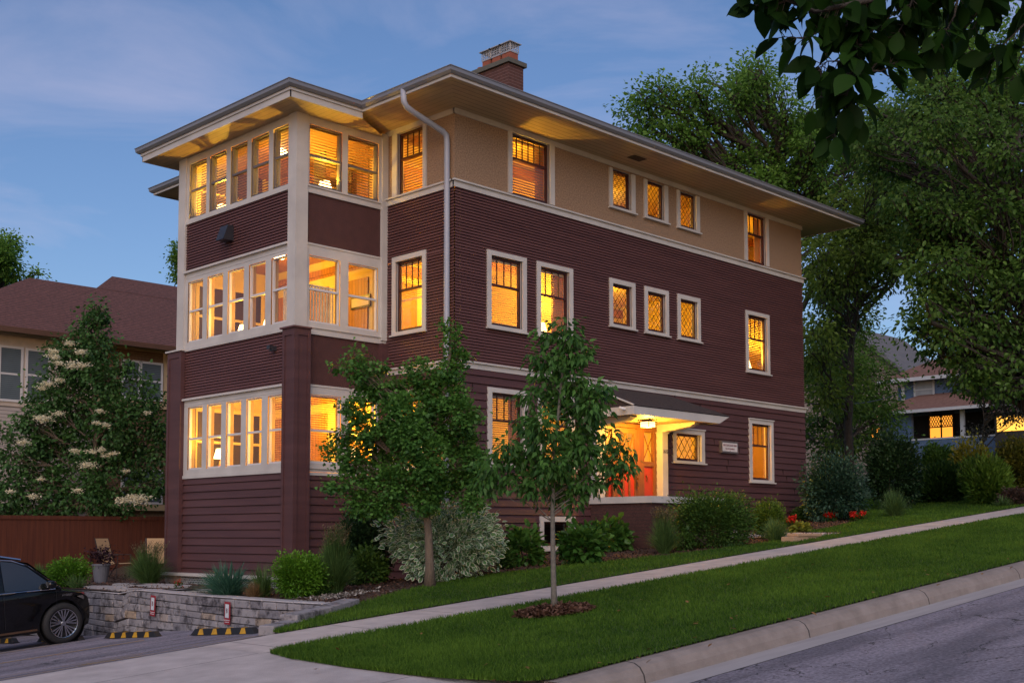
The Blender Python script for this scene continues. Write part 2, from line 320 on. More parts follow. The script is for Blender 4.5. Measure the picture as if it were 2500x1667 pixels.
# road (photo right foreground) with concrete gutter strip and rolled kerb
YK = -10.2
grid('road', M_asph, -60, 120, -19.5, YK - .62, 180, 3, lambda x, y: base(x) - .16)
grid('gutter', M_gutter, -8.0, 120, YK - .62, YK - .15, 128, 2, lambda x, y: base(x) - .155 - .03 * (y - YK + .62) / .47)
kb = MB(); prof = [(-.17, -.19), (-.15, -.10), (-.10, -.03), (-.03, .005), (.06, .012), (.15, 0), (.15, -.2)]
xs = list(np.linspace(-8.1, 120, 130))
for i in range(len(xs) - 1):
    for (a0, h0), (a1, h1) in zip(prof[:-1], prof[1:]):
        q = lambda x, a, h: (x, YK + a, float(base(x)) + h * (1 if x > -7.9 else .3))
        kb.poly([q(xs[i], a0, h0), q(xs[i + 1], a0, h0), q(xs[i + 1], a1, h1), q(xs[i], a1, h1)])
tag(kb.build('kerb', M_kerb, smooth=True), None, None, None, 'structure')
grid('sidewalk', M_conc, -8.4, 120, -5.84, -4.6, 128, 2, base, .012)
# driveway apron, flaring towards the road
def apron_lo(x): return np.interp(x, [-20, -8.4], [-11, -11.0])
grid('driveway_apron', mat('apron_concrete', (.40, .355, .35), .9, col2=(.57, .515, .505), scale=2.6, bump=.6, bscale=90), -34, -7.6, -10.75, lambda x: -4.6 if x < -8.4 else -6.3, 66, 12,
     lambda x, y: base(x) - .14 * np.clip((-y - 8.9) / 1.6, 0, 1), .010)
lines_on(MATS['apron_concrete'], 'X', 3.4, .014, (.11, .095, .09), offs=1.5, axis2='Y', pitch2=2.9)
# tree lawn: tongue with a ragged curved west end
def tl0(x): return np.interp(x, [-8.55, -8.5, -8.3, -8.1], [-8.65, -9.2, -9.9, -10.10])
def tl1(x): return np.interp(x, [-8.55, -8.5, -8.38, -8.1], [-7.6, -6.6, -6.05, -5.86])
grid('tree_lawn', M_grass, -8.55, 60, tl0, tl1, 150, 6, lambda x, y: base(x) + .03)
# yard lawn between sidewalk and planting beds
def ul1(x): return np.interp(x, [-7.3, -5.0, -3.2, -1.8, -.9, 1.6, 3.2, 5.2, 7.0, 8.2, 8.4, 9.7, 13, 14, 60], [-4.5, -3.2, -2.4, -2.1, -2.1, -2.8, -3.3, -3.65, -3.85, -4.2, -2.9, -2.9, -2.2, 9, 9])
grid('yard_lawn', M_grass, -7.3, 60, -4.6, ul1, 130, 8, lambda x, y: Hup(x, y) + .03)
grid('mulch_bed', M_mulch, -5.05, 14.5, lambda x: max(float(ul1(x)), -4.6) if x > -5 else -3.2, .3, 110, 24, lambda x, y: Hup(x, y) + .022)
grid('terrace_bed', M_mulch, -5.12, 0.2, .28, 14.2, 40, 60, lambda x, y: Hup(x, y) + .02)
grid('side_garden', M_yard, -30, -5.1, 8.0, 30, 40, 30, lambda x, y: -1.15 if x > -9 else -1.5)
# parking lot
grid('parking_lot', M_asph, -40, -4.95, lambda x: float(ylot(x)) if x > -9 else -4.6, 14, 60, 60, lambda x, y: Hlot(x, y) if x > -34 else Hlot(-34, y), .012)
# path from the sidewalk to the porch steps
grid('path', M_conc, 6.9, 8.25, -4.58, -1.6, 4, 10, lambda x, y: base(x) + .028)
# yellow bay lines: sheets 4 mm over the asphalt
pl = MB()
def stripe(a, b, wd, zf, off=.018):
    a = np.array(a, float); b = np.array(b, float); d = (b - a) / np.linalg.norm(b - a); nrm = np.array([-d[1], d[0]]) * wd / 2; K = 24
    for i in range(K):
        p = a + (b - a) * i / K; q = a + (b - a) * (i + 1) / K
        pl.poly([(*v, float(zf(v[0], v[1])) + off) for v in (p - nrm, q - nrm, q + nrm, p + nrm)])
stripe((-11.0, -4.28), (-7.2, -4.22), .11, Hlot); stripe((-9.15, -4.5), (-9.55, -3.6), .11, Hlot); stripe((-9.55, -3.65), (-8.6, -3.45), .09, Hlot)
for yy in (-2.72, .2, 3.15, 6.1): stripe((-11.0, yy - .1), (-6.6, yy), .08, Hlot)
tag(pl.build('bay_lines', M_paint), None, None, None, 'structure')
# lawn blades, one uncountable mass
M_blade = leafmat('grass_blade', (.028, .080, .007), (.13, .245, .028), .4, .6, .15)
def blades(name, x0, x1, f0, f1, dens, zf, seed, hmax=.07):
    g = np.random.default_rng(seed); n = int(dens * 6 * (x1 - x0)); x = x0 + (x1 - x0) * g.uniform(0, 1, n) ** 1.55; a = np.array([float(f0(v)) if callable(f0) else f0 for v in (x0, x1)])
    lo = np.array(f0(x) if callable(f0) else np.full(n, f0)); hi = np.array(f1(x) if callable(f1) else np.full(n, f1)); keep = g.uniform(0, 1, n) < (hi - lo) / 6
    x, lo, hi = x[keep], lo[keep], hi[keep]; y = lo - .03 + (hi - lo + .06) * g.uniform(0, 1, len(x)); z = np.array(zf(x, y), float) + .02
    n = len(x); patch = .6 * np.sin(x * 1.7 + 2 * np.sin(y * 1.3)) * np.sin(y * 2.1 + 1.5 * np.sin(x * .9)) + .5 * np.sin(x * .6 + y * .8) * np.cos(y * 1.1 - x * .35) + .3 * np.sin(x * 6.1 + y * 3.3) * np.sin(y * 7.3 - x * 2.); tip = np.stack([g.normal(0, .022, n), g.normal(0, .022, n), hmax * g.uniform(.45, 1, n) * (1 + .18 * patch)], 1)
    dd = np.sqrt((x - CAM[0]) ** 2 + (y - CAM[1]) ** 2)
    o = ribbons(name, np.stack([x, y, z], 1), tip, .0035 + .00042 * dd, M_blade, None, seg=2, seed=seed, kind='stuff')
    r = np.clip(.42 + .30 * patch + g.normal(0, .26, n), 0, 1); o.data.attributes['rnd'].data.foreach_set('value', np.repeat(r, 5).astype(np.float32))
    return o
blades('lawn_grass', -8.55, 30, tl0, tl1, 1700, lambda x, y: base(x), 1)
blades('yard_grass', -7.3, 34, lambda x: np.full_like(np.asarray(x, float), -4.6), lambda x: np.minimum(ul1(x), 3), 1100, Hup, 2)
# loose mulch chips and pebbles (masses)
def chips(name, P, size, m, seed):
    o = scatter(name, P, size, 'quad', m, None, droop=0, flat=.6, seed=seed, wid=.45); tag(o, None, None, None, 'stuff'); return o
M_chip = leafmat('mulch_chip', (.03, .015, .01), (.16, .09, .065), 0, .9, .1)
g = np.random.default_rng(4); x = g.uniform(-5, 13, 9000); y = ul1(x) + (0.1 - ul1(x)) * g.uniform(0, 1, 9000); y = np.maximum(y, -4.4)
x2 = g.uniform(-5.1, -.1, 5000); y2 = g.uniform(.3, 13, 5000)
X = np.concatenate([x, x2]); Y_ = np.concatenate([y, y2]); chips('mulch_chips', np.stack([X, Y_, Hup(X, Y_) + .035], 1), .045, M_chip, 8)

# a few fallen leaves
g = np.random.default_rng(77); x = g.uniform(-9, 3, 46); y = np.where(g.uniform(0, 1, 46) < .6, -10.0 + g.normal(0, .35, 46), -8.5 + g.uniform(-2, 2, 46)); y = np.clip(y, -10.5, -6); o_ = scatter('fallen_leaves', np.stack([x, y, base(x) + .075], 1), .07, 'oval', leafmat('fallen_leaf', (.12, .05, .015), (.30, .17, .06), .2), None, droop=.05, flat=.8, seed=3, wid=1.2); tag(o_, None, None, None, 'stuff')
# ================================================================= HOUSE
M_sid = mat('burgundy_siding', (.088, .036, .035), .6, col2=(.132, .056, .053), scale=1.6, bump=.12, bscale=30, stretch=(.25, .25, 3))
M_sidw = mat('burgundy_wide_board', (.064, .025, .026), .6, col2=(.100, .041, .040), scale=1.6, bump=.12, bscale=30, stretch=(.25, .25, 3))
M_sidst = mat('burgundy_stucco', (.080, .030, .027), .85, var=.12, scale=5, bump=1, bscale=55)
M_cream = mat('cream_trim', (.46, .435, .41), .5, col2=(.58, .55, .515), scale=1.5, bump=.08, bscale=30)
M_stuc = mat('tan_stucco', (.19, .12, .075), .95, col2=(.43, .285, .18), scale=32, bump=1.0, bscale=45)
M_soff = mat('soffit_board', (.46, .345, .19), .55, col2=(.54, .41, .24), scale=2)  # amber glow of spilled window light is mixed into this base colour
M_gut = mat('gutter_metal', (.22, .225, .25), .4, var=.06, scale=1, metal=.2)
M_shin = mat('asphalt_shingle', (.030, .022, .022), .95, col2=(.075, .05, .046), scale=14, bump=.8, bscale=50)
M_sash = mat('dark_red_sash', (.045, .008, .008), .45, var=.2, scale=6)
M_gsash = mat('grey_sash', (.13, .12, .13), .5, var=.1)
M_wsash = mat('white_sash', (.62, .61, .63), .45, var=.04)
M_glass = glassmat(); M_blind = mat('blind_slat', (.42, .24, .10), .55, var=.1)
M_wood = mat('wood_ceiling', (.34, .13, .035), .5, col2=(.50, .22, .07), scale=2, stretch=(1, 8, 1)); lines_on(M_wood, 'Y', .11, .012, (.12, .04, .01))
M_plas = mat('warm_plaster', (.74, .58, .26), .8, var=.06, scale=1); M_plas2 = mat('amber_plaster', (.62, .40, .15), .8, var=.08); M_floor = mat('room_floor', (.25, .12, .05), .5)
M_brick = mat('dark_brick', (.045, .018, .016), .85, col2=(.085, .034, .028), scale=18, bump=.6, bscale=50)
M_stone = mat('pier_stone', (.30, .22, .16), .9, col2=(.42, .33, .26), scale=12, bump=.6)
HX, HY, SX, SY0, SY1 = 13.40, 8.9, -2.34, 2.2, 6.74
Z_B2, Z_B1, Z_SOF = 3.37, 7.07, 8.75
house = thing('three_story_house', 'burgundy three story house with cream trim, tan stucco top floor and amber lit windows', 'house', (0, 0, -.7))
class Plane:
    """a facade: u runs along it, n points out of it"""
    def __init__(s, ax, c): s.ax = ax; s.c = c
    def p(s, u, z, n=0): return (u, s.c - n, z) if s.ax == 'y' else (s.c - n, u, z)
    def box(s, mb, u0, u1, z0, z1, n0, n1, mi=0):
        a = s.p(u0, z0, n0); b = s.p(u1, z1, n1); return mb.box(min(a[0], b[0]), max(a[0], b[0]), min(a[1], b[1]), max(a[1], b[1]), z0, z1, mi)
    def quad(s, mb, u0, u1, z0, z1, n0=0, n1=None, mi=0):
        n1 = n0 if n1 is None else n1; return mb.poly([s.p(u0, z0, n0), s.p(u1, z0, n0), s.p(u1, z1, n1), s.p(u0, z1, n1)], mi)
PR, PS, PF, PG = Plane('y', 0), Plane('x', 0), Plane('x', SX), Plane('y', SY0)
def spans(u0, u1, za, zb, holes):
    cut = sorted([(h[0], h[1]) for h in holes if h[2] < zb - 1e-6 and h[3] > za + 1e-6]); r = []; c = u0
    for a, b in cut:
        if a > c + 1e-4: r.append((c, min(a, u1)))
        c = max(c, b)
    if c < u1 - 1e-4: r.append((c, u1))
    return r
def wall(name, pl, u0, u1, z0, z1, holes, m, pitch=None, thick=.020, inner=True, n=0, joints=False):
    mb = MB(); zs = {z0, z1}
    for h in holes:
        for z in h[2:4]:
            if z0 < z < z1: zs.add(z)
    if pitch:
        k = int((z1 - z0) / pitch); zs |= {z1 - i * pitch for i in range(1, k + 1)}
    zs = sorted(zs)
    def nn(z, lo):
        if not pitch: return n
        f = ((z1 - z) / pitch) % 1.0; f = 1 - f if f > 1e-6 else (0 if lo else 1)
        # f: height inside the course, 0 = bottom edge (proud), 1 = top edge
        return n + .004 + thick * (1 - f)
    for a, b in zip(zs[:-1], zs[1:]):
        if b - a < 1e-5: continue
        fa = ((z1 - a) / pitch) % 1 if pitch else 0
        na = n + .004 + thick * (1 if (pitch and (fa < 1e-4 or fa > 1 - 1e-4)) else fa) if pitch else n
        fb = ((z1 - b) / pitch) % 1 if pitch else 0
        nb = n + .004 + thick * (0 if (fb < 1e-4 or fb > 1 - 1e-4) else fb) if pitch else n
        low = pitch and (fa < 1e-4 or fa > 1 - 1e-4) and b - a > .02; gr = min(.013 + pitch * .03, .018) if pitch else 0
        for (c, d) in spans(u0, u1, a, b, holes):
            if low:     # shadow gap under the butt of each board
                pl.quad(mb, c, d, a + gr, b, na, nb); pl.quad(mb, c, d, a + gr, a + gr, na, n - .022); pl.quad(mb, c, d, a, a + gr, n - .022); pl.quad(mb, c, d, a, a, n - .022, n + .004)
            else: pl.quad(mb, c, d, a, b, na, nb)
    if joints:
        rr = random.Random(3)
        for k in range(1, 23):
            zt_ = z1 - k * pitch
            for uu in [rr.uniform(.3, 13.2) for _ in range(3)]:
                if not any(h[0] - .25 < uu < h[1] + .25 and h[2] - .3 < zt_ < h[3] + .3 for h in holes) and zt_ > -.4: pl.box(mb, uu, uu + .006, zt_ + .02, zt_ + pitch - .003, .01, .043, 1)
    o = mb.build(name, [m, mat('joint_dark', (.012, .005, .005), .9)] if joints else m, house)
    if inner:
        ib = MB(); zs = sorted({z0, z1} | {z for h in holes for z in h[2:4] if z0 < z < z1})
        for a, b in zip(zs[:-1], zs[1:]):
            for (c, d) in spans(u0, u1, a, b, holes): pl.quad(ib, c, d, a, b, -.16)
        ib.build('inner_wall', M_plas, house)
    return o
def lattice(mb, pl, u0, u1, z0, z1, nu, nz, n0, wd=.012, mi=0):
    """diamond leading"""
    du = (u1 - u0) / nu; dz = (z1 - z0) / nz
    def seg(ua, za, ub, zb):
        L = math.hypot(ub - ua, zb - za); ox = -(zb - za) / L * wd / 2; oz = (ub - ua) / L * wd / 2
        mb.poly([pl.p(ua - ox, za - oz, n0), pl.p(ub - ox, zb - oz, n0), pl.p(ub + ox, zb + oz, n0), pl.p(ua + ox, za + oz, n0)], mi)
    for i in range(-nz, nu + nz + 1):
        for s in (1, -1):
            ua, za = u0 + i * du, z0; ub, zb = ua + s * nz * du, z1
            t0, t1 = 0., 1.; dd = ub - ua
            for lo in (True, False):
                tt = ((u0 if lo else u1) - ua) / dd
                if (dd > 0) == lo: t0 = max(t0, tt)
                else: t1 = min(t1, tt)
            if t1 - t0 > 1e-3: seg(ua + dd * t0, za + (z1 - z0) * t0, ua + dd * t1, za + (z1 - z0) * t1)
def window(pl, O, cas, style='hung', sash=None, rail=None, blind=None, sill=True, lights=4, name='window', head=True, cm=None, label=None, depth=.075):
    """O = opening (u0,u1,z0,z1); cas = casing width l,r,t,b. window > sash, pane, blind"""
    u0, u1, z0, z1 = O; l, r, t, b = cas; sash = sash or M_sash; cm = cm or M_cream
    mb = MB(); pr = .06 if (z1 < 3.1 and pl in (PR, PS)) else .04
    if l: pl.box(mb, u0 - l, u0, z0 - b, z1 + t, -.02, pr)
    if r: pl.box(mb, u1, u1 + r, z0 - b, z1 + t, -.02, pr)
    if t: pl.box(mb, u0, u1, z1, z1 + t, -.02, pr + .001); 
    if t and head: pl.box(mb, u0 - l - .01, u1 + r + .01, z1 + t, z1 + t + .03, 0, pr + .03)
    if b: pl.box(mb, u0, u1, z0 - b, z0, -.02, pr + .001)
    if sill: pl.box(mb, u0 - l - .025, u1 + r + .025, z0 - b - .035, z0 - b, -.01, pr + .05)
    # reveal
    pl.quad(mb, u0, u1, z1, z1, .0, -.16); pl.quad(mb, u0, u1, z0, z0, .0, -.16)
    mb.poly([pl.p(u0, z0, 0), pl.p(u0, z1, 0), pl.p(u0, z1, -.16), pl.p(u0, z0, -.16)]); mb.poly([pl.p(u1, z0, 0), pl.p(u1, z1, 0), pl.p(u1, z1, -.16), pl.p(u1, z0, -.16)])
    w_ = mb.build(name, cm, house)
    if label: w_['label'] = label
    sb = MB(); d0 = -depth; f = .045 if style != 'slim' else .026
    rail = rail if rail is not None else (z0 + (z1 - z0) * .5)
    if style == 'lead': f = .05
    up = d0 + .03
    pl.box(sb, u0, u0 + f, z0, z1, d0 - .03, up); pl.box(sb, u1 - f, u1, z0, z1, d0 - .03, up)
    pl.box(sb, u0 + f, u1 - f, z1 - f, z1, d0 - .03, up - .001); pl.box(sb, u0 + f, u1 - f, z0, z0 + f * 1.4, d0 - .03, up - .001)
    if style in ('hung', 'plain', 'slim'): pl.box(sb, u0 + f, u1 - f, rail - .022, rail + .022, d0 - .03, up + .006)
    if style == 'hung':
        for k in range(1, lights): uu = u0 + f + (u1 - u0 - 2 * f) * k / lights; pl.box(sb, uu - .009, uu + .009, rail + .022, z1 - f, d0 - .01, d0 + .012)
    sb.build('sash', sash, w_)
    if style == 'lead': lb = MB(); lattice(lb, pl, u0 + f, u1 - f, z0 + f, z1 - f, lights, 5 if z1 - z0 > .7 else 2, d0 + .006, .013 if z1 - z0 > .7 else .02); lb.build('leading', mat('lead_came', (.03, .015, .01), .6), w_)
    gb = MB(); pl.quad(gb, u0 + f, u1 - f, z0 + f, z1 - f, d0); gb.build('pane', M_glass, w_)
    if blind:
        zt, zb, tilt, bm = blind; bb = MB(); z = zt
        while z > zb:
            bb.poly([pl.p(u0 + .03, z, -.13), pl.p(u1 - .03, z, -.13), pl.p(u1 - .03, z - tilt, -.162), pl.p(u0 + .03, z - tilt, -.162)]); z -= .060 if tilt > .013 else .047
        pl.box(bb, u0 + .02, u1 - .02, zt + .005, zt + .05, -.18, -.12); pl.box(bb, u0 + .03, u1 - .03, zb - .03, zb - .01, -.165, -.135)
        bb.build('blind', bm, w_)
    return w_
BL = M_blind; BY = mat('pale_blind_slat', (.80, .62, .34), .55)
# ---- long (street) facade
F3 = dict(tall=(1.65, 2.84, 7.26, 8.60, 8.075), sm=[(5.01, 5.70), (6.315, 6.99), (7.635, 8.315)], end=(10.63, 11.54, 7.27, 8.60, 8.06))
hol_R3 = [(1.65, 2.84, 7.2, 8.60)] + [(a, b, 7.66, 8.56) for a, b in F3['sm']] + [(10.63, 11.54, 7.2, 8.60)]
hol_R2 = [(1.02, 1.965, 4.35, 5.825), (2.53, 3.47, 4.35, 5.825), (4.985, 5.70, 4.86, 5.82), (6.295, 7.005, 4.86, 5.82), (7.605, 8.325, 4.86, 5.82), (10.60, 11.52, 4.34, 5.82)]
hol_R1 = [(1.02, 1.965, 1.46, 2.93), (2.53, 3.47, 1.46, 2.93), (7.345, 8.385, 1.78, 2.45), (10.67, 11.59, 1.41, 2.90), (4.46, 6.57, .42, 2.56), (2.58, 3.48, -.27, .25)]
wall('wall', PR, 0, HX, Z_B1 + .1, Z_SOF, hol_R3, M_stuc)
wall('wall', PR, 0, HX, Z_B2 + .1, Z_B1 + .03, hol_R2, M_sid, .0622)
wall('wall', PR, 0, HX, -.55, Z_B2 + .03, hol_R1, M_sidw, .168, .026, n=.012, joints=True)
R_ = dict(tall3=window(PR, (1.65, 2.84, 7.26, 8.60), (.11, .15, .0, 0), 'hung', rail=8.078, blind=(8.5, 7.3, .020, BL), sill=False, lights=6, head=False))
for a, b in F3['sm']: window(PR, (a, b, 7.66, 8.56), (.115, .15, 0, .04), 'lead', lights=4, head=False, blind=(8.5, 7.7, .01, BL) if a < 5.5 else None)
window(PR, (10.63, 11.54, 7.27, 8.60), (.12, .13, 0, 0), 'hung', rail=8.06, sill=False, lights=4, head=False)
for i, (a, b) in enumerate([(1.02, 1.965), (2.53, 3.47)]): window(PR, (a, b, 4.35, 5.825), (.12, .12, .1, .06), 'hung', rail=5.224, blind=(5.74, 4.45, .008, BY), head=False)
for i, (a, b) in enumerate([(4.985, 5.70), (6.295, 7.005), (7.605, 8.325)]): window(PR, (a, b, 4.86, 5.82), (.118, .118, .11, .05), 'lead', lights=4, head=False)
window(PR, (10.60, 11.52, 4.34, 5.82), (.11, .11, .1, .06), 'hung', rail=5.2, blind=(5.74, 4.4, .006, BY), head=False)
for a, b in [(1.02, 1.965), (2.53, 3.47)]: window(PR, (a, b, 1.46, 2.93), (.12, .12, .1, .06), 'hung', rail=2.36, blind=(2.84, 1.55, .012, BL), head=False)
window(PR, (7.345, 8.385, 1.78, 2.45), (.125, .14, .11, .04), 'lead', lights=4, head=True, depth=.1)
window(PR, (10.67, 11.59, 1.41, 2.90), (.12, .115, .11, .06), 'hung', rail=2.33, head=True)
window(PR, (2.58, 3.48, -.27, .25), (.115, .115, .115, .08), 'plain', rail=-.5, head=False, label='dark basement window near the ground')
# ---- short facade beside the sun room
hol_S3 = [(.96, 1.805, 7.2, 8.60)]; hol_S2 = [(.965, 1.84, 4.28, 5.80)]; hol_S1 = [(.965, 1.84, 1.4, 2.9)]
wall('wall', PS, 0, SY0, Z_B1 + .1, Z_SOF, hol_S3, M_stuc); wall('wall', PS, 0, SY0, Z_B2 + .1, Z_B1 + .03, hol_S2, M_sid, .0622); wall('wall', PS, 0, SY0, -1.2, Z_B2 + .03, hol_S1, M_sidw, .168, .026, n=.012)
window(PS, (.96, 1.805, 7.23, 8.60), (.1, .155, 0, 0), 'hung', rail=8.04, blind=(8.52, 7.27, .02, BL), sill=False, head=False)
window(PS, (.965, 1.84, 4.28, 5.80), (.112, .112, .11, .06), 'hung', rail=5.18, blind=(5.72, 5.0, .006, BY), head=False)
window(PS, (.965, 1.84, 1.4, 2.9), (.112, .112, .11, .06), 'hung', rail=2.3, blind=(2.8, 1.5, .02, BL), head=False)
# ---- rest of the main block (back, far side, west wall beyond the sun room)
mb = MB(); mb.poly([(HX, 0, -.6), (HX, HY, -.6), (HX, HY, Z_SOF), (HX, 0, Z_SOF)]); mb.poly([(0, HY, -1.2), (HX, HY, -1.2), (HX, HY, Z_SOF), (0, HY, Z_SOF)]); mb.poly([(0, SY1, -1.2), (0, HY, -1.2), (0, HY, Z_SOF), (0, SY1, Z_SOF)]); mb.build('wall', M_sid, house)
# ---- belts and frieze
def belt(name, z, h=.1, cap=.035):
    b = MB(); o = .04
    PR.box(b, -o, HX + o, z, z + h, -.02, o); PR.box(b, -o - .045, HX + o + .045, z + h, z + h + cap, -.02, o + .045)
    PS.box(b, -.019, SY0 - .005, z, z + h, -.02, o); PS.box(b, -.019, SY0 - .005, z + h, z + h + cap, -.02, o + .045)
    return b.build(name, M_cream, house)
belt('belt_course', Z_B1, .12); belt('belt_course', Z_B2, .11)
fb = MB(); PR.box(fb, -.03, HX + .03, 8.605, Z_SOF - .002, -.02, .03); PS.box(fb, -.019, SY0, 8.605, Z_SOF - .002, -.02, .03); fb.build('frieze', M_cream, house)
# ---- sun room
W3 = [(5.655, 6.375), (4.83, 5.51), (4.005, 4.65), (3.185, 3.842), (2.43, 3.019)]; W2 = [(5.73, 6.36), (4.90, 5.535), (4.075, 4.70), (3.26, 3.875), (2.45, 3.045)]; W1 = [(5.67, 6.275), (4.895, 5.47), (4.115, 4.69), (3.335, 3.91), (2.52, 3.11)]
G3 = [(-2.045, -1.215), (-1.06, -.235)]; G2 = [(-2.03, -1.24), (-1.025, -.235)]; G1 = [(-1.96, -1.195), (-.995, -.29)]
ZW = {3: (7.15, 8.42), 2: (4.31, 5.69), 1: (1.43, 2.83)}
YL, YR = 2.42, 6.48
for fl, WF, WG in ((3, W3, G3), (2, W2, G2), (1, W1, G1)):
    z0, z1 = ZW[fl]; zb = {3: 7.05, 2: 4.13, 1: 1.25}[fl]; zt = {3: 8.62, 2: 5.94, 1: 3.03}[fl]
    wall('window_band', PF, YL, YR + (.02 if fl > 1 else 0), zb, zt, [(a, b, z0, z1) for a, b in WF], M_cream, None, n=.02, inner=False)
    wall('window_band', PG, -2.1, 0, zb - (.05 if fl > 1 else 0), zt, [(a, b, z0, z1) for a, b in WG], M_cream, None, n=.02, inner=False)
    sm = M_gsash if fl == 3 else M_wsash
    for pln, WW in ((PF, WF), (PG, WG)):
        for i, (a, b) in enumerate(WW):
            bl = None
            if fl == 3: bl = (8.38, 7.19, .018 + .004 * (i % 3), BL if i > 1 or pln is PG else BY)
            if fl == 1: bl = (2.78, 1.5, .004, BY) if (pln is PG or i == 4) else None
            window(pln, (a, b, z0, z1), (0, 0, 0, 0), 'slim' if fl != 1 or True else 'plain', sash=sm, rail={3: 7.797, 2: 5.02, 1: 2.12}[fl] - (.0 if pln is PF else .02), blind=bl, sill=False, head=False, cm=mat('amber_reveal', (.42, .26, .09), .6) if fl < 3 else M_gsash, depth=.04)
    tb = MB()
    if fl < 3:
        PF.box(tb, YL - .0, YR + .0, zt - .045, zt, -.02, .09); PF.box(tb, YL, YR, zt - .16, zt - .15, .02, .028)
    PF.box(tb, YL, YR, zb - .02, zb + .05, -.02, .045); PG.box(tb, -2.1, 0, zb - .07, zb - .01, -.02, .04); PG.box(tb, -2.1, 0, zb + .06, zb + .075, .02, .05)
    if fl < 3: PG.box(tb, -2.1, 0, zt - .04, zt, -.02, .035)
    tb.build('trim_board', M_cream, house)
wall('wall', PF, YL, YR, 5.94, 7.05, [], M_sid, .0622); wall('wall', PF, YL, YR, 3.03, 4.13, [], M_sid, .0622)
wall('wall', PF, YL, YR, -.86, 1.25, [], M_sidw, .168, .026); wall('wall', PG, -2.1, 0, -.95, 1.24, [], M_sidw, .168, .026)
wall('wall', PG, -2.1, 0, 5.94, 7.0, [], M_sidst); wall('wall', PG, -2.1, 0, 3.03, 4.08, [], M_sidst)
pb = MB()   # cream corner posts of the upper floors
for bx in ((-2.40, -2.10, 2.14, 2.42), (-2.40, -2.10, 6.48, 6.78), (-.16, 0, 2.13, 2.2)): MB().box(*bx, 4.13, 8.66).build('corner_post', M_cream, house)
def pillar(x0, x1, y0, y1, z0, z1):
    p = MB(); e = .022; wv = .075
    p.box(x0, x1, y0, y1, z0, z1)
    for (a, b) in ((x0, 'x'),):
        p.box(x0 - e, x0, y0, y0 + wv, z0, z1); p.box(x0 - e, x0, y1 - wv, y1, z0, z1); p.box(x0 - e, x0, y0 + wv, y1 - wv, z1 - .14, z1)
    p.box(x0 - e, x0 + wv, y0 - e, y0, z0, z1); p.box(x1 - wv, x1, y0 - e, y0, z0, z1); p.box(x0 + wv, x1 - wv, y0 - e, y0, z1 - .14, z1)
    p.build('pillar', M_sidw, house)
    c = MB(); c.box(x0 - .06, x1, y0 - .06, y1 + .05, z1, z1 + .035); c.build('pillar_cap', M_sid if y0 < 3 else M_cream, house)
pillar(-2.44, -2.06, 2.07, 2.47, -.95, 4.13); pillar(-2.44, -2.06, 6.465, 7.05, -.86, 4.13)
p = MB(); p.box(-.2, 0, 2.08, 2.2, -1, 4.06); p.build('pillar', M_sidw, house)
bb = MB(); bb.box(-2.52, -2.0, YL - .02, 7.12, -.925, -.86); bb.build('base_board', M_cream, house)
for bx in ((-2.46, -2.1, 6.45, 7.0), (-2.42, -2.1, 2.1, 2.5)): MB().box(*bx, -1.3, -.93).build('foundation_pier', M_stone, house)
lb = MB(); lattice(lb, Plane('x', -2.38), 2.5, 6.45, -1.2, -.925, 36, 3, 0, .04); lb.build('lattice_skirt', M_wsash, house)
fb = MB(); fb.box(.02, HX - .02, .03, HY, -2.0, -.4); fb.box(-2.2, 0, 2.3, 6.7, -2, -1.0); fb.build('foundation', mat('foundation_paint', (.22, .21, .22), .9), house)
mb = MB(); mb.poly([(SX, SY1, -.9), (0, SY1, -.9), (0, SY1, 8.6), (SX, SY1, 8.6)]); mb.build('wall', M_sid, house)
# ---- eaves: soffits, fascia, gutter following one outline, hipped roofs
OV = 1.2; ex0, ex1, ey0, ey1 = -OV, HX + 1.1, -OV, HY + OV; sx0, sy0, sy1 = -2.99, 1.51, 7.42
outl = [(ex0, ey0), (ex1, ey0), (ex1, ey1), (ex0, ey1), (ex0, sy1), (sx0, sy1), (sx0, sy0), (ex0, sy0)]
def offset(poly, o):
    r = []; n = len(poly)
    for i in range(n):
        p0, p1, p2 = poly[i - 1], poly[i], poly[(i + 1) % n]
        n1 = ((p1[1] - p0[1]), -(p1[0] - p0[0])); L1 = math.hypot(*n1); n2 = ((p2[1] - p1[1]), -(p2[0] - p1[0])); L2 = math.hypot(*n2)
        r.append((p1[0] + o * (n1[0] / L1 + n2[0] / L2), p1[1] + o * (n1[1] / L1 + n2[1] / L2)))
    return r
def sweep(poly, prof, m, name, mat_):
    mb = MB(); n = len(poly); rings = [offset(poly, o) for o, z in prof]
    for i in range(n):
        j = (i + 1) % n
        for k in range(len(prof) - 1):
            a, b = rings[k], rings[k + 1]; mb.poly([(*a[i], prof[k][1]), (*a[j], prof[k][1]), (*b[j], prof[k + 1][1]), (*b[i], prof[k + 1][1])])
    return mb.build(name, mat_, m)
sweep(outl, [(0, 8.70), (.03, 8.70), (.03, 8.755)], house, 'fascia', M_cream)
sweep(outl, [(.02, 8.757), (.07, 8.757), (.115, 8.80), (.12, 8.865), (.135, 8.872), (.135, 8.885), (.115, 8.885), (.10, 8.80), (.03, 8.79)], house, 'gutter', M_gut)
M_soffR = mat('soffit_x', (.46, .345, .19), .55, col2=(.54, .41, .24), scale=2); lines_on(M_soffR, 'Y', .15, .014, (.16, .12, .08))  # cream board colour with the amber window-light glow painted in
M_soffS = mat('soffit_y', (.46, .345, .19), .55, col2=(.54, .41, .24), scale=2); lines_on(M_soffS, 'X', .15, .010, (.24, .19, .12))  # same painted-in amber glow, boards running the other way
zs = 8.72
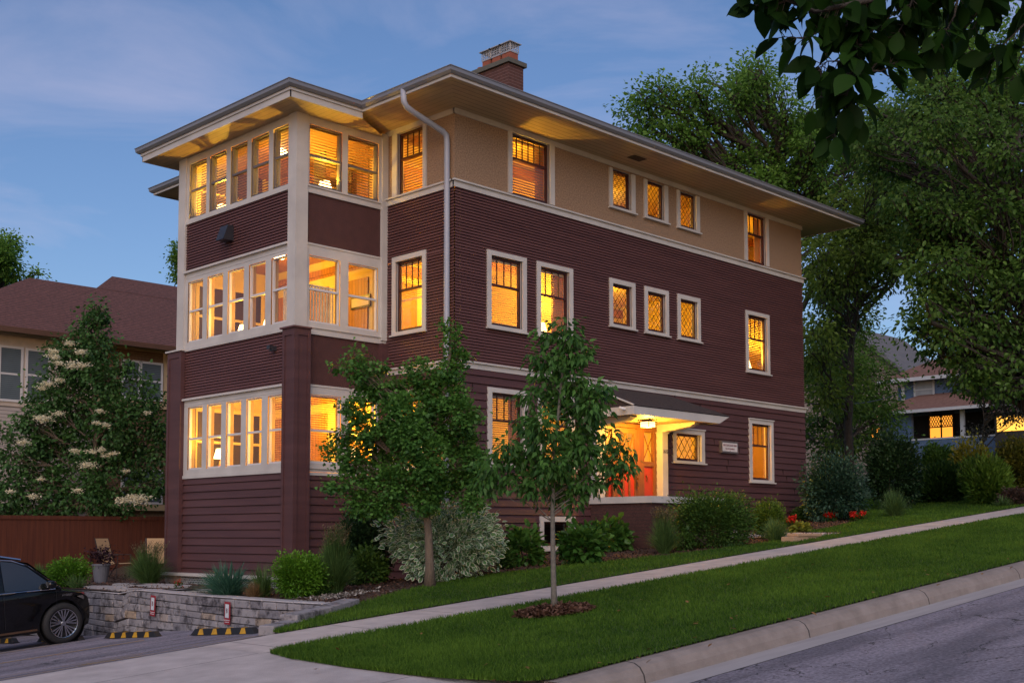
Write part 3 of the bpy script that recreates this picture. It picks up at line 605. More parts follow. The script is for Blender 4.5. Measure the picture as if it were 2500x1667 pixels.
sb = MB(); sb.poly([(ex0, ey0, zs), (ex1, ey0, zs), (HX, 0, zs), (0, 0, zs)], 0); sb.poly([(ex1, ey0, zs), (ex1, ey1, zs), (HX, HY, zs), (HX, 0, zs)], 1)
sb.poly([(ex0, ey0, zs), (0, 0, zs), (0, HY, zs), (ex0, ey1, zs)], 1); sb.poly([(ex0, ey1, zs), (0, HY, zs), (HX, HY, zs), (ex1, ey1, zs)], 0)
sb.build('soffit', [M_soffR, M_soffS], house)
sb = MB(); zz = 8.585
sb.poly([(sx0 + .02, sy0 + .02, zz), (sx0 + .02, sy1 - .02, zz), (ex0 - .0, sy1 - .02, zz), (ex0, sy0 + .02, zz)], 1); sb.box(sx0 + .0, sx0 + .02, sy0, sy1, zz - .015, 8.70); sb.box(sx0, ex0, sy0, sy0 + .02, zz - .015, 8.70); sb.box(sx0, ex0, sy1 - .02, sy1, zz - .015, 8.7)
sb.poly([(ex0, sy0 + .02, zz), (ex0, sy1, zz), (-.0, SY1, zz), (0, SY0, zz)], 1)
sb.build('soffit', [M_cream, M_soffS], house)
rb = MB(); gz = 8.87; o2 = [(p[0], p[1]) for p in offset(outl, .06)]; xa, xb, ya, yb = o2[0][0], o2[1][0], o2[0][1], o2[2][1]
hw = (yb - ya) / 2; tp = math.tan(math.radians(19)); zr = gz + hw * tp; yc = (ya + yb) / 2
rb.poly([(xa, ya, gz), (xb, ya, gz), (xb - hw, yc, zr), (xa + hw, yc, zr)]); rb.poly([(xb, ya, gz), (xb, yb, gz), (xb - hw, yc, zr)]); rb.poly([(xb, yb, gz), (xa, yb, gz), (xa + hw, yc, zr), (xb - hw, yc, zr)]); rb.poly([(xa, yb, gz), (xa, ya, gz), (xa + hw, yc, zr)])
s0, s1_, t0, t1 = o2[5][0], xa, o2[6][1], o2[5][1]; h2 = (t1 - t0) / 2; zq = gz + h2 * tp; yq = (t0 + t1) / 2; xe = xa + h2
rb.poly([(s0, t1, gz), (s0, t0, gz), (s0 + h2, yq, zq)]); rb.poly([(s0, t0, gz), (xa + .01, t0, gz), (xe, yq, zq), (s0 + h2, yq, zq)]); rb.poly([(xa, t1, gz), (s0, t1, gz), (s0 + h2, yq, zq), (xe, yq, zq)])
rb.build('roof', M_shin, house)
# soffit vent
vb = MB(); vb.box(5.0, 5.45, -.70, -.46, 8.708, 8.716); vb.build('soffit_vent', mat('vent_dark', (.06, .035, .02), .8), house)
# downspout
def spout(pts, name='downspout', wv=.055):
    b = MB()
    b.tube(pts, wv, 8); return b.build(name, mat('downspout_paint', (.34, .355, .41), .4, var=.05), house, smooth=True)
spout([(-1.26, .14, 8.80), (-1.26, .12, 8.55), (-1.20, .11, 8.46), (-1.05, .11, 8.40), (-.22, .125, 8.20), (-.12, .125, 8.14), (-.10, .125, 7.98), (-.10, .125, 4), (-.10, .125, -.75)], wv=.062)
spout([(14.1, 1.0, 8.72), (14.1, 1.0, 8.5), (13.9, .95, 8.42), (13.45, .9, 8.38)])
# ---- chimney
chm = MB(); cx, cy = 5.60, 4.0; chm.box(cx, cx + .56, cy, cy + 1.45, 9.5, 12.42); ch = chm.build('chimney', mat('chimney_brick', (.06, .025, .022), .9, col2=(.12, .05, .042), scale=10, bump=.6), house)
lines_on(MATS['chimney_brick'], 'Z', .085, .012, (.18, .11, .10))
def brick_rows(m, zp=.085, w_=.011, col=(.16, .10, .09)): pass
cb = MB(); cb.box(cx - .07, cx + .63, cy - .07, cy + 1.52, 12.42, 12.54); cb.build('chimney_cap', mat('chimney_concrete', (.10, .10, .085), .9), ch)
for k, yy in enumerate((cy + .22, cy + .60, cy + .98)):
    f_ = MB(); fx = cx + .28; f_.box(fx - .15, fx + .15, yy - .15, yy + .15, 12.54, 12.78); fl_ = f_.build('flue', mat('clay_flue', (.28, .085, .05), .85), ch)
for k, yy in enumerate((cy + .22, cy + .60, cy + .98)):
    f_ = MB(); fx = cx + .28; a = .165; z0 = 12.78; f_.box(fx - a, fx + a, yy - a, yy + a, z0, z0 + .04)
    for i in range(6):
        t_ = -a + .01 + i * (2 * a - .02) / 5
        for (qx, qy) in ((fx + t_, yy - a), (fx + t_, yy + a), (fx - a, yy + t_), (fx + a, yy + t_)): f_.box(qx - .008, qx + .008, qy - .008, qy + .008, z0 + .04, z0 + .25)
    for zz_ in (.1, .16): f_.box(fx - a, fx + a, yy - a, yy - a + .012, z0 + zz_, z0 + zz_ + .012); f_.box(fx - a, fx - a + .012, yy - a, yy + a, z0 + zz_, z0 + zz_ + .012)
    f_.box(fx - .22, fx + .22, yy - .22, yy + .22, z0 + .25, z0 + .27)
    f_.poly([(fx - .22, yy - .22, z0 + .27), (fx + .22, yy - .22, z0 + .27), (fx, yy, z0 + .31)]); f_.poly([(fx - .22, yy + .22, z0 + .27), (fx - .22, yy - .22, z0 + .27), (fx, yy, z0 + .31)])
    f_.build('flue_cap', mat('galvanised', (.55, .53, .52), .4, metal=.5), ch)
f_ = MB(); f_.lathe((cx + .28, cy + 1.32, 12.54), [(.12, 0), (.12, .16), (.09, .16), (.09, 0)], 14); f_.build('flue', MATS['clay_flue'], ch, smooth=False)
# ---- interior shells
ib = MB()
for z0, z1 in ((.2, .45), (3.3, 3.5), (6.25, 6.42)):
    ib.box(.17, HX - .05, .17, HY - .1, z0, z1); ib.box(SX + .17, -.02, SY0 + .17, SY1 - .1, z0 if z0 > 1 else .3, z1)
ib.box(.17, HX - .05, .17, HY - .1, 8.62, 8.66)
ib.build('floor_slab', M_floor, house)
ib = MB()
for z in (3.29, 6.24, 8.61): ib.poly([(.17, .17, z), (HX, .17, z), (HX, 4.2, z), (.17, 4.2, z)])
ib.build('ceiling', M_plas, house)
ib = MB()
for z in (3.29, 6.24, 8.57): ib.poly([(SX + .17, SY0 + .17, z), (-.02, SY0 + .17, z), (-.02, SY1, z), (SX + .17, SY1, z)])
ib.build('ceiling', M_wood, house)
for z0, z1, mm in ((.45, 3.29, M_plas), (3.5, 6.24, M_plas), (6.42, 8.61, M_plas2)):
    pt = MB(); pt.box(.17, HX, 3.2, 3.3, z0, z1)
    for x in (4.1, 9.2): pt.box(x, x + .1, .17, 3.2, z0, z1)
    pt.box(-.03, .0, SY0, SY1, z0, z1); pt.build('partition', mm, house)
tr_ = MB()   # trim boards and doors inside the sun room and rooms
for z in (.6, 3.5, 6.42):
    for ya_, yb_ in ((2.75, 3.75), (4.2, 5.2), (5.5, 6.3)):
        tr_.box(-.06, -.03, ya_, yb_, z + .0, z + 2.12)
    tr_.box(-.06, -.03, SY0, SY1, z + 2.35, z + 2.47)
tr_.build('inner_trim', M_wood, house)
pt = MB(); pt.box(SX + .17, 0, SY1 - .12, SY1 - .05, .3, 8.57); pt.build('partition', M_plas, house)
for z in (.6, 3.5, 6.42):     # dark far windows and casings on the sun room end wall, door casings behind
    for xa_ in (-1.95, -1.0):
        d_ = MB(); d_.box(xa_, xa_ + .72, SY1 - .16, SY1 - .125, z + .85, z + 2.2, 0); f_ = d_.build('inner_window', mat('inner_dark', (.05, .025, .012), .3), house)
        d_ = MB(); d_.box(xa_ - .09, xa_, SY1 - .18, SY1 - .12, z + .75, z + 2.3); d_.box(xa_ + .72, xa_ + .81, SY1 - .18, SY1 - .12, z + .75, z + 2.3); d_.box(xa_, xa_ + .72, SY1 - .18, SY1 - .12, z + 2.2, z + 2.3); d_.box(xa_, xa_ + .72, SY1 - .18, SY1 - .12, z + .75, z + .85); d_.box(xa_, xa_ + .72, SY1 - .18, SY1 - .13, z + 1.48, z + 1.54); d_.build('inner_casing', M_plas, f_)
bm_ = MB()
for z in (3.2, 6.15, 8.5):
    bm_.box(.17, HX, 3.12, 3.2, z - .22, z); bm_.box(.17, 4.1, 1.55, 1.7, z - .1, z + .09); bm_.box(9.3, HX, 1.55, 1.7, z - .1, z + .09); bm_.box(-.10, -.03, SY0, SY1, z - .25, z - .12)
bm_.build('beam', M_wood, house)
lampM = emat('room_lamp_glow', (1, .72, .34), 9)
def room_light(x, y, z, e, zc, r=.25, fix=True):
    if fix:
        f = MB(); f.lathe((x, y, zc - .13), [(0, 0), (.11, .02), (.15, .07), (.12, .12), (.05, .13)], 14); fo = f.build('ceiling_lamp', lampM, house, smooth=True)
    l_ = D.lights.new('room_light', 'POINT'); l_.energy = e; l_.color = WARM; l_.shadow_soft_size = r; o = D.objects.new('room_light', l_); COL.objects.link(o); o.location = (x, y, z)
E_ = 1.12
for z, zc, ks in ((2.75, 3.29, (.9, 1.4, 2.6, .24)), (5.7, 6.24, (1.05, 1.15, 1.2, .52)), (8.1, 8.61, (.8, .95, 1.1, .46))):
    room_light(1.9, 1.9, z, 95 * E_ * ks[0], zc); room_light(6.4, 1.9 if z > 3 else 2.2, z, 80 * E_ * ks[1], zc); room_light(11.1, 1.7, z, 95 * E_ * ks[2], zc); room_light(-1.25, 4.4, z, 85 * E_ * ks[3], zc - .03)
M_shade = emat('lamp_shade_glow', (1, .66, .24), 5)
def table_lamp(x, y, z, e, label, fl):
    e = e * 1.35
    t = thing('table_lamp', label, 'lamp', (x, y, fl), 'table lamps lit behind the windows'); b = MB(); b.box(x - .16, x + .16, y - .16, y + .16, fl, fl + .02)
    b.box(x - .012, x + .012, y - .012, y + .012, fl, z - .15); b.lathe((x, y, z - .42), [(0, 0), (.07, .01), (.09, .12), (.03, .24), (.012, .30)], 12); b.build('stand', mat('lamp_brass', (.25, .13, .04), .35, metal=.8), t)
    b = MB(); b.lathe((x, y, z - .12), [(.17, 0), (.11, .22)], 16); b.build('lamp_shade', M_shade, t, smooth=True)
    l_ = D.lights.new('table_light', 'POINT'); l_.energy = e; l_.color = WARM; l_.shadow_soft_size = .05; o = D.objects.new('table_light', l_); COL.objects.link(o); o.parent = t; o.location = (0, 0, z + .12 - fl)
table_lamp(-1.85, 5.70, 1.80, 30, 'glowing table lamp behind the second ground floor sun room window from the left', .45)
table_lamp(-.60, 2.62, 1.72, 260, 'bright table lamp in the ground floor side window behind the ginkgo', .45)
table_lamp(-1.80, 4.90, 4.50, 22, 'table lamp low behind the middle window of the second floor sun room', 3.5)
table_lamp(-1.75, 4.00, 4.50, 22, 'table lamp low behind the fourth window of the second floor sun room', 3.5)
table_lamp(-1.30, 2.66, 7.36, 60, 'bright lamp low behind the blinds of the top floor corner window', 6.42)
table_lamp(-1.75, 5.95, 7.42, 48, 'bright lamp behind the two leftmost top floor sun room windows', 6.42)
table_lamp(3.15, .58, 4.62, 75, 'bright lamp low in the second floor window beside the street tree top', 3.5)
table_lamp(11.30, .55, 4.62, 80, 'bright lamp low in the last second floor window at the right', 3.5)
table_lamp(2.10, .75, 7.60, 60, 'lamp behind the blinds of the wide top floor window', 6.42)
# wall pictures, valance
def picture(name, label, bx, m1, m2):
    t = MB(); t.box(*bx); o = t.build(name, m1, None, origin=(bx[0], bx[2], bx[4])); tag(o, label, 'picture'); return o
M_pap = mat('picture_paper', (.75, .62, .38), .6, var=.1, scale=4)
p_ = MB(); p_.box(9.32, 9.34, 2.0, 2.6, 1.5, 2.4, 0); tag(p_.build('picture', M_pap, None, origin=(9.32, 2.3, 1.5)), 'pale framed picture on the yellow wall inside the last ground floor window', 'picture')
p_ = MB(); p_.box(-.10, -.065, 2.62, 3.3, 4.95, 5.22, 1); p_.box(-.108, -.10, 2.66, 3.26, 4.99, 5.18, 0); tag(p_.build('picture', [M_pap, mat('inner_dark', (.05, .025, .012), .3)], None, origin=(-.08, 2.9, 4.95)), 'small dark framed picture inside the second floor side window of the sun room', 'picture')
vb_ = MB(); x = SX + .35
while x < -1.2: vb_.box(x, x + .045, SY0 + .26, SY0 + .275, 4.25, 5.12); x += .075
vb_.box(SX + .3, -1.15, SY0 + .25, SY0 + .29, 5.12, 5.15); y = SY0 + .3
while y < 3.1: vb_.box(SX + .30, SX + .315, y, y + .045, 4.25, 5.12); y += .075
vb_.box(SX + .28, SX + .32, SY0 + .26, 3.12, 5.12, 5.15); tag(vb_.build('cafe_curtain', mat('curtain_cloth', (.80, .66, .42), .7, var=.15, scale=9), None, origin=(-2, 2.5, 4.25)), 'striped half height curtain across the second floor corner windows', 'curtain')
sh_ = MB()
for z in (6.9, 7.3, 7.7, 8.1): sh_.box(-.95, -.25, 3.1, 3.5, z, z + .04)
sh_.box(-.98, -.94, 3.1, 3.5, 6.42, 8.3); sh_.box(-.26, -.22, 3.1, 3.5, 6.42, 8.3); sh_.box(-.62, -.58, 3.12, 3.16, 6.42, 8.2)
for k in range(14): sh_.box(-.9 + .045 * k, -.87 + .045 * k, 3.15, 3.4, 7.34, 7.34 + .18 + .08 * math.sin(k * 2.3))
tag(sh_.build('shelf_unit', mat('shelf_dark', (.06, .025, .01), .5), None, origin=(-.6, 3.3, 6.42)), 'dark open shelf unit behind the blinds of the top floor side window', 'shelf')

# drapes and dark doors seen through the panes
M_dra = mat('amber_drape', (.55, .20, .04), .8, var=.25, scale=12, stretch=(6, 6, .3)); M_dr2 = mat('cream_drape', (.75, .55, .28), .8, var=.2, scale=12, stretch=(6, 6, .3))
def drape(pl, u0, u1, z0, z1, m):
    b = MB(); n = max(4, int((u1 - u0) / .035)); us = np.linspace(u0, u1, n + 1)
    for i in range(n): pl.quad(b, us[i], us[i + 1], z0, z1, 0) if False else b.poly([pl.p(us[i], z0, -.21 - .03 * (i % 2)), pl.p(us[i + 1], z0, -.21 - .03 * ((i + 1) % 2)), pl.p(us[i + 1], z1, -.21 - .03 * ((i + 1) % 2)), pl.p(us[i], z1, -.21 - .03 * (i % 2))])
    b.build('drape', m, house)
drape(PR, 3.12, 3.55, 4.2, 5.9, M_dra); drape(PR, .95, 1.2, 1.4, 2.95, M_dra); drape(PR, 1.75, 2.05, 1.4, 2.95, M_dra); drape(PR, 2.45, 2.75, 1.4, 2.95, M_dr2); drape(PR, 10.55, 10.78, 4.2, 5.9, M_dr2); drape(PR, 1.6, 1.9, 7.2, 8.58, M_dra); drape(PR, 2.6, 2.9, 7.2, 8.58, M_dra); drape(PS, .9, 1.12, 4.2, 5.85, M_dr2); drape(PR, 4.9, 5.15, 4.8, 5.9, M_dra); drape(PR, 11.3, 11.6, 7.2, 8.6, M_dra)
for (x0, x1, z0, z1) in ((.8, 1.7, 3.5, 5.75), (2.9, 3.8, 3.5, 5.75), (5.2, 6.2, 3.5, 5.9), (7.6, 8.5, 3.5, 5.9), (10.2, 11.2, 3.5, 5.75), (12.0, 12.9, 3.5, 5.75), (1.2, 2.2, .45, 2.8), (2.8, 3.9, .45, 2.9), (7.2, 8.1, .45, 2.7), (5.5, 6.4, 6.42, 8.4), (7.3, 8.4, 6.42, 8.4), (10.0, 11.0, 6.42, 8.35), (1.3, 2.3, 6.42, 8.35)):
    MB().box(x0, x1, 3.13, 3.19, z0, z1).build('inner_door', M_wood, house)
# ================================================================= ENTRY PORCH (part of the house)
M_door = mat('door_orange_red', (.36, .028, .010), .4, col2=(.44, .040, .014), scale=2); M_dfr = mat('door_frame_brown', (.15, .05, .015), .45, col2=(.22, .08, .022), scale=4, stretch=(4, 4, .5))
lines_on(M_brick, 'Z', .075, .010, (.035, .02, .018))
pb = MB(); pb.box(4.15, 6.9, -1.74, -1.50, -.75, .655); pb.box(4.15, 4.40, -1.50, .0, -.75, .655); pb.box(4.40, 6.9, -1.5, -.0, -.75, .36)
# stepped brickwork towards the path
pb.build('stoop_brickwork', M_brick, house)
pb = MB(); pb.box(4.10, 6.95, -1.80, -1.46, .655, .80); pb.box(4.10, 4.44, -1.46, 0.0, .655, .80)
for (x, y) in [(4.6, -1.803), (5.4, -1.803), (6.2, -1.803)]: pb.box(x, x + .03, y, y + .01, .69, .76)
for y in (-1.3, -1.05, -.5): pb.box(4.097, 4.107, y, y + .03, .69, .76)
pb.build('stoop_cap', M_cream, house)
pb = MB()
for i in range(4): pb.box(6.9, 7.2 + .3 * i, -1.7, -.3, -.5, .3 - .16 * i - .0 + (0.002 * i))
pb.build('stoop_steps', M_conc, house)
# pilasters, brackets
for xa_, xb_, zb_ in ((4.16, 4.45, .42), (6.58, 6.79, .3)): MB().box(xa_, xb_, -.21, 0, zb_, 2.42).box(xa_ - .03, xb_ + .03, -.235, 0, 2.385, 2.42).build('pilaster', M_cream, house)
for xa_, xb_ in ((4.22, 4.44), (6.59, 6.78)):
    MB().prism([(xa_, 0, 2.42), (xa_, -.3, 2.42), (xa_, -1.0, 2.50), (xa_, -1.15, 2.56), (xa_, -1.15, 2.62), (xa_, 0, 2.70)], (xb_ - xa_, 0, 0)).build('bracket', M_cream, house)
# door wall: door with two sidelights
dw = MB(); y0, y1 = -.03, .05
for (a, b) in ((4.46, 4.60), (4.93, 5.02), (5.86, 6.10), (6.47, 6.57)): dw.box(a, b, y0, y1, .42, 2.47)
dw.box(4.46, 6.57, y0 - .01, y1, 2.47, 2.56)
for (a, b) in ((4.60, 4.93), (6.10, 6.47)): dw.box(a, b, y0 + .002, y1, 1.59, 1.70); dw.box(a, b, y0 + .002, y1, 2.40, 2.47); dw.box(a, b, y0 + .002, y1, .42, .55)
dw.build('door_frame', M_dfr, house)
for (a, b) in ((4.60, 4.93), (6.10, 6.47)):
    s_ = MB(); s_.box(a, b, .01, .04, .55, 1.59); so_ = s_.build('sidelight', M_door, house)
    s_ = MB(); s_.poly([(a, .015, 1.7), (b, .015, 1.7), (b, .015, 2.4), (a, .015, 2.4)]); s_.build('pane', M_glass, so_)
    s_ = MB()
    for (p, q) in (((a, 1.72), (b, 2.38)), ((b, 1.72), (a, 2.38))): s_.prism([(p[0] - .012, .005, p[1]), (p[0] + .012, .005, p[1]), (q[0] + .012, .005, q[1]), (q[0] - .012, .005, q[1])], (0, -.012, 0))
    s_.build('muntin', M_dfr, so_)
db = MB(); db.box(5.02, 5.86, -.005, .04, .45, 1.15); db.box(5.02, 5.86, -.005, .04, 1.15, 1.55)
dr = db.build('door', M_door, house)
db = MB()
for (a, b, c, d) in ((5.02, 5.14, .45, 2.45), (5.74, 5.86, .45, 2.45), (5.14, 5.74, 2.33, 2.45), (5.14, 5.74, 1.50, 1.62), (5.14, 5.74, .45, .62), (5.30, 5.36, .62, 1.5), (5.52, 5.58, .62, 1.5)): db.box(a, b, -.025, -.004, c, d)
for (p, q) in (((5.14, 1.62), (5.44, 2.33)), ((5.44, 1.62), (5.14, 2.33)), ((5.44, 1.62), (5.74, 2.33)), ((5.74, 1.62), (5.44, 2.33))): db.prism([(p[0] - .014, -.006, p[1]), (p[0] + .014, -.006, p[1]), (q[0] + .014, -.006, q[1]), (q[0] - .014, -.006, q[1])], (0, -.015, 0))
db.build('door_stiles', M_dfr, dr)
db = MB(); db.poly([(5.14, 0, 1.62), (5.74, 0, 1.62), (5.74, 0, 2.33), (5.14, 0, 2.33)]); db.build('pane', M_glass, dr)
M_brass = mat('brass', (.30, .17, .05), .3, metal=1, var=.1)
db = MB(); db.box(5.765, 5.80, -.04, -.025, 1.05, 1.35); db.lathe((5.782, -.09, 1.28), [(0, -.02), (.025, -.02), (.028, .02), (0, .025)], 12, axis='y'); db.tube([(5.782, -.05, 1.2), (5.782, -.10, 1.17), (5.782, -.10, 1.08), (5.782, -.05, 1.06)], .01); db.build('door_handle', M_brass, dr)
db = MB(); db.lathe((6.2, -.0, 1.35), [(.0, -.03), (.025, -.02), (.02, .0)], 10, axis='y'); db.tube([(6.2, -.02, 1.35), (6.17, -.03, 1.27), (6.2, -.03, 1.22), (6.23, -.03, 1.27), (6.2, -.02, 1.35)], .006); db.build('door_knocker', M_brass, house)
pb = MB(); pb.box(4.47, 4.56, -.21, -.04, .42, 2.56); pb.build('porch_bench', M_dfr, house)
# shed roof over the door
rf = MB(); t = .02
A = (3.91, 0, 3.36); B = (7.08, 0, 3.36); C_ = (7.54, -1.52, 2.765); D_ = (3.88, -1.52, 2.765)
rf.poly([D_, C_, B, A]); rf.poly([C_, (7.54, 0, 2.765), B]); rf.build('porch_roof', M_shin, house)
lines_on(M_shin, 'Z', .05, .008, (.015, .010, .010))
fc = MB(); fc.prism([(3.90, -1.50, 2.75), (3.90, -1.50, 2.57), (7.10, -1.50, 2.57), (7.50, -1.50, 2.75)], (0, .035, 0)); fc.box(3.885, 3.92, -1.503, -.01, 2.57, 2.752)
fc.prism([(7.10, -1.46, 2.57), (7.50, -1.46, 2.75), (7.50, -.01, 2.75), (7.10, -.01, 2.57)], (.02, 0, .0))
fc.tube([(3.895, -1.50, 2.77), (3.895, 0, 3.37)], .022, 6)
fc.build('porch_fascia', M_cream, house)
ck = MB(); ck.poly([(3.93, -1.47, 2.75), (3.93, 0, 2.75), (3.93, 0, 3.34)]); ck.build('porch_cheek', M_shin, house)
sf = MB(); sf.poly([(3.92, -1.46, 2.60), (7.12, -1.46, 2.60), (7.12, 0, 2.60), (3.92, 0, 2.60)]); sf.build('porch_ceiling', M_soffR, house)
# hanging box lantern
lan = MB(); lx, ly, lz = 5.42, -.68, 2.42
lan.box(lx - .155, lx + .155, ly - .155, ly + .155, lz + .13, lz + .15); lan.box(lx - .05, lx + .05, ly - .05, ly + .05, lz + .15, 2.6)
for sx_ in (-.125, .125):
    for sy_ in (-.125, .125): lan.box(lx + sx_ - .006, lx + sx_ + .006, ly + sy_ - .006, ly + sy_ + .006, lz, lz + .13)
for zz_ in (lz, lz + .085):
    lan.box(lx - .13, lx + .13, ly - .13, ly - .124, zz_, zz_ + .008); lan.box(lx - .13, lx - .124, ly - .13, ly + .13, zz_, zz_ + .008); lan.box(lx - .13, lx + .13, ly + .124, ly + .13, zz_, zz_ + .008)
lo = lan.build('porch_lantern', mat('lantern_bronze', (.05, .025, .012), .4, metal=.6), house)
lan = MB(); lan.box(lx - .12, lx + .12, ly - .12, ly + .12, lz + .01, lz + .125); lan.build('lantern_glass', emat('lantern_glow', (1, .66, .22), 2.6), lo)
l_ = D.lights.new('porch_light', 'POINT'); l_.energy = 150; l_.color = (1, .50, .055); l_.shadow_soft_size = .12; o = D.objects.new('porch_light', l_); COL.objects.link(o); o.location = (lx, ly, lz - .09)
# house number, plaque, camera, wall fixtures
text_mesh('1615', .13, (6.685, -.216, 1.95), (1, 0, 0), (0, 0, 1), mat('black_number', (.01, .008, .008), .4), house, 'house_number', sx=.75)
pq = MB(); pq.box(9.19, 9.94, -.10, -.02, 2.05, 2.36); pq.box(9.235, 9.895, -.104, -.10, 2.095, 2.315, 1)
pq = pq.build('plaque', [mat('plaque_frame', (.10, .085, .085), .5), mat('plaque_face', (.62, .58, .57), .5)], None, origin=(9.565, -.02, 2.05)); tag(pq, 'white name plaque with red lettering on the burgundy siding right of the small leaded window', 'sign')
MR = mat('sign_red', (.30, .02, .03), .5)
text_mesh('BUCKINGHAM INN', .075, (9.565, -.106, 2.25), (1, 0, 0), (0, 0, 1), mat('plaque_maroon', (.16, .03, .035), .5), pq, sx=.93); text_mesh('Bed & Breakfast', .062, (9.565, -.106, 2.165), (1, 0, 0), (0, 0, 1), mat('plaque_maroon', (.16, .03, .035), .5), pq)
text_mesh('1615', .026, (9.565, -.106, 2.115), (1, 0, 0), (0, 0, 1), mat('plaque_maroon', (.16, .03, .035), .5), pq)
cm_ = MB(); cm_.tube([(3.90, -1.27, 2.70), (3.80, -1.27, 2.69)], .012); cm_.tube([(3.82, -1.33, 2.675), (3.74, -1.22, 2.72)], .032, 12); tag(cm_.build('security_camera', mat('white_plastic', (.7, .68, .66), .4), None, origin=(3.9, -1.27, 2.7), smooth=True), 'small white security camera on the porch roof fascia', 'camera')
cm_ = MB(); cm_.box(-2.50, -2.36, 4.50, 4.80, 6.33, 6.66); cm_.prism([(-2.50, 4.5, 6.66), (-2.62, 4.5, 6.33), (-2.50, 4.5, 6.33)], (0, .3, 0)); tag(cm_.build('wall_light', mat('dark_fixture', (.06, .06, .07), .35, metal=.5), None, origin=(-2.36, 4.65, 6.33)), 'dark unlit wedge shaped wall light on the siding between the upper sun room windows', 'wall light')
cm_ = MB(); cm_.box(-2.46, -2.355, 2.82, 2.93, 3.74, 3.84); cm_.box(-2.52, -2.46, 2.84, 2.94, 3.77, 3.85); tag(cm_.build('wall_sensor', MATS['dark_fixture'], None, origin=(-2.36, 2.88, 3.74)), 'small black sensor box on the siding beside the tall corner pillar', 'sensor')
# ================================================================= RETAINING WALL, PARKING
rw = thing('retaining_wall', 'grey stacked limestone retaining wall along the parking bays', 'wall', (-5.2, 1, -1.7))
sm1, t_, p_ = mk('limestone'); n_ = t_.nodes.new; l_ = t_.links.new
a_ = n_('ShaderNodeAttribute'); a_.attribute_name = 'rnd'; r_ = n_('ShaderNodeValToRGB'); r_.color_ramp.elements[0].color = (.20, .19, .21, 1); r_.color_ramp.elements[1].color = (.46, .43, .42, 1); e_ = r_.color_ramp.elements.new(.88); e_.color = (.32, .30, .31, 1); r_.color_ramp.elements[2].color = (.36, .27, .19, 1)
l_(a_.outputs['Fac'], r_.inputs['Fac']); tc_ = n_('ShaderNodeTexCoord'); nz_ = n_('ShaderNodeTexNoise'); nz_.inputs['Scale'].default_value = 5; nz_.inputs['Detail'].default_value = 8; nz_.inputs['Roughness'].default_value = .7; l_(tc_.outputs['Object'], nz_.inputs['Vector'])
r2_ = n_('ShaderNodeValToRGB'); r2_.color_ramp.elements[0].position = .38; r2_.color_ramp.elements[0].color = (.22, .21, .22, 1); r2_.color_ramp.elements[1].position = .52; r2_.color_ramp.elements[1].color = (1, 1, 1, 1); l_(nz_.outputs['Fac'], r2_.inputs['Fac'])
mu_ = n_('ShaderNodeMixRGB'); mu_.blend_type = 'MULTIPLY'; mu_.inputs['Fac'].default_value = 1; l_(r_.outputs['Color'], mu_.inputs['Color1']); l_(r2_.outputs['Color'], mu_.inputs['Color2']); l_(mu_.outputs['Color'], p_.inputs['Base Color']); p_.inputs['Roughness'].default_value = .95
b_ = n_('ShaderNodeBump'); b_.inputs['Strength'].default_value = .8; b_.inputs['Distance'].default_value = .03; l_(nz_.outputs['Fac'], b_.inputs['Height']); l_(b_.outputs['Normal'], p_.inputs['Normal'])
def wpt(s): return np.array([float(xwall(s)), s])
def stone(mb, p0, p1, z00, z10, z01, z11, d, jit):
    """block along the wall between plan points, bottom z00/z10, top z01/z11, depth d"""
    t = (p1 - p0) / np.linalg.norm(p1 - p0); n = np.array([-t[1], t[0]]) if True else None
    if n[0] > 0: n = -n
    g = lambda: random.uniform(-jit, jit); c = .006; k = len(mb.v)
    f = [p0 + n * (.02 + g()) + t * c, p1 + n * (.02 + g()) - t * c]; fo = [p0 + n * (.04 + g()) + t * .022, p1 + n * (.04 + g()) - t * .022]; b = [p0 - n * d + t * c, p1 - n * d - t * c]
    P = [(*f[0], z00 + .003), (*f[1], z10 + .003), (*f[1], z11 - .004 + g() * .4), (*f[0], z01 - .004 + g() * .4), (*fo[0], z00 + .015), (*fo[1], z10 + .015), (*fo[1], z11 - .018), (*fo[0], z01 - .018), (*b[0], z00 + .008), (*b[1], z10 + .008), (*b[1], z11 - .008), (*b[0], z01 - .008)]
    mb.v += [tuple(map(float, q)) for q in P]; mb.a += [random.random()] * 12
    for q in ((4, 5, 6, 7), (0, 1, 5, 4), (1, 2, 6, 5), (2, 3, 7, 6), (3, 0, 4, 7), (3, 2, 10, 11), (0, 3, 11, 8), (1, 9, 10, 2), (0, 8, 9, 1)): mb.f.append(tuple(k + i for i in q)); mb.m.append(0)
mb = MB(); ztop = lambda y: float(np.interp(y, [-3.3, 2, 3.6, 3.61, 13], [-1.10, -1.07, -1.06, -1.16, -1.16])) ; zbot = lambda x, y: float(Hlot(x, y)) - .12
for c in range(8):
    y = -3.4 - random.uniform(0, .2)
    while y < 12.5:
        L = random.uniform(.24, .62); ya_, yb_ = y, y + L; y = yb_
        f = lambda yy, i: ztop(yy) - i * .128 - .02 * math.sin(yy * .9 + i) * (i > 0)
        if f(ya_, c) < zbot(-5.3, ya_): continue
        stone(mb, wpt(ya_), wpt(yb_), f(ya_, c + 1), f(yb_, c + 1), f(ya_, c), f(yb_, c), .3, .012)
mb.build('stone_course', sm1, rw)
mb = MB()   # lighter cap slabs
y = -3.3
while y < 12.5: L = random.uniform(.5, .9); z = (ztop(y + .02), ztop(y + L - .02)); stone(mb, wpt(y), wpt(y + L), z[0], z[1], z[0] + .035, z[1] + .035, .34, .006); y += L
mb.build('cap_slab', mat('cap_stone', (.34, .32, .33), .9, col2=(.48, .45, .45), scale=6, bump=.5, bscale=40), rw)
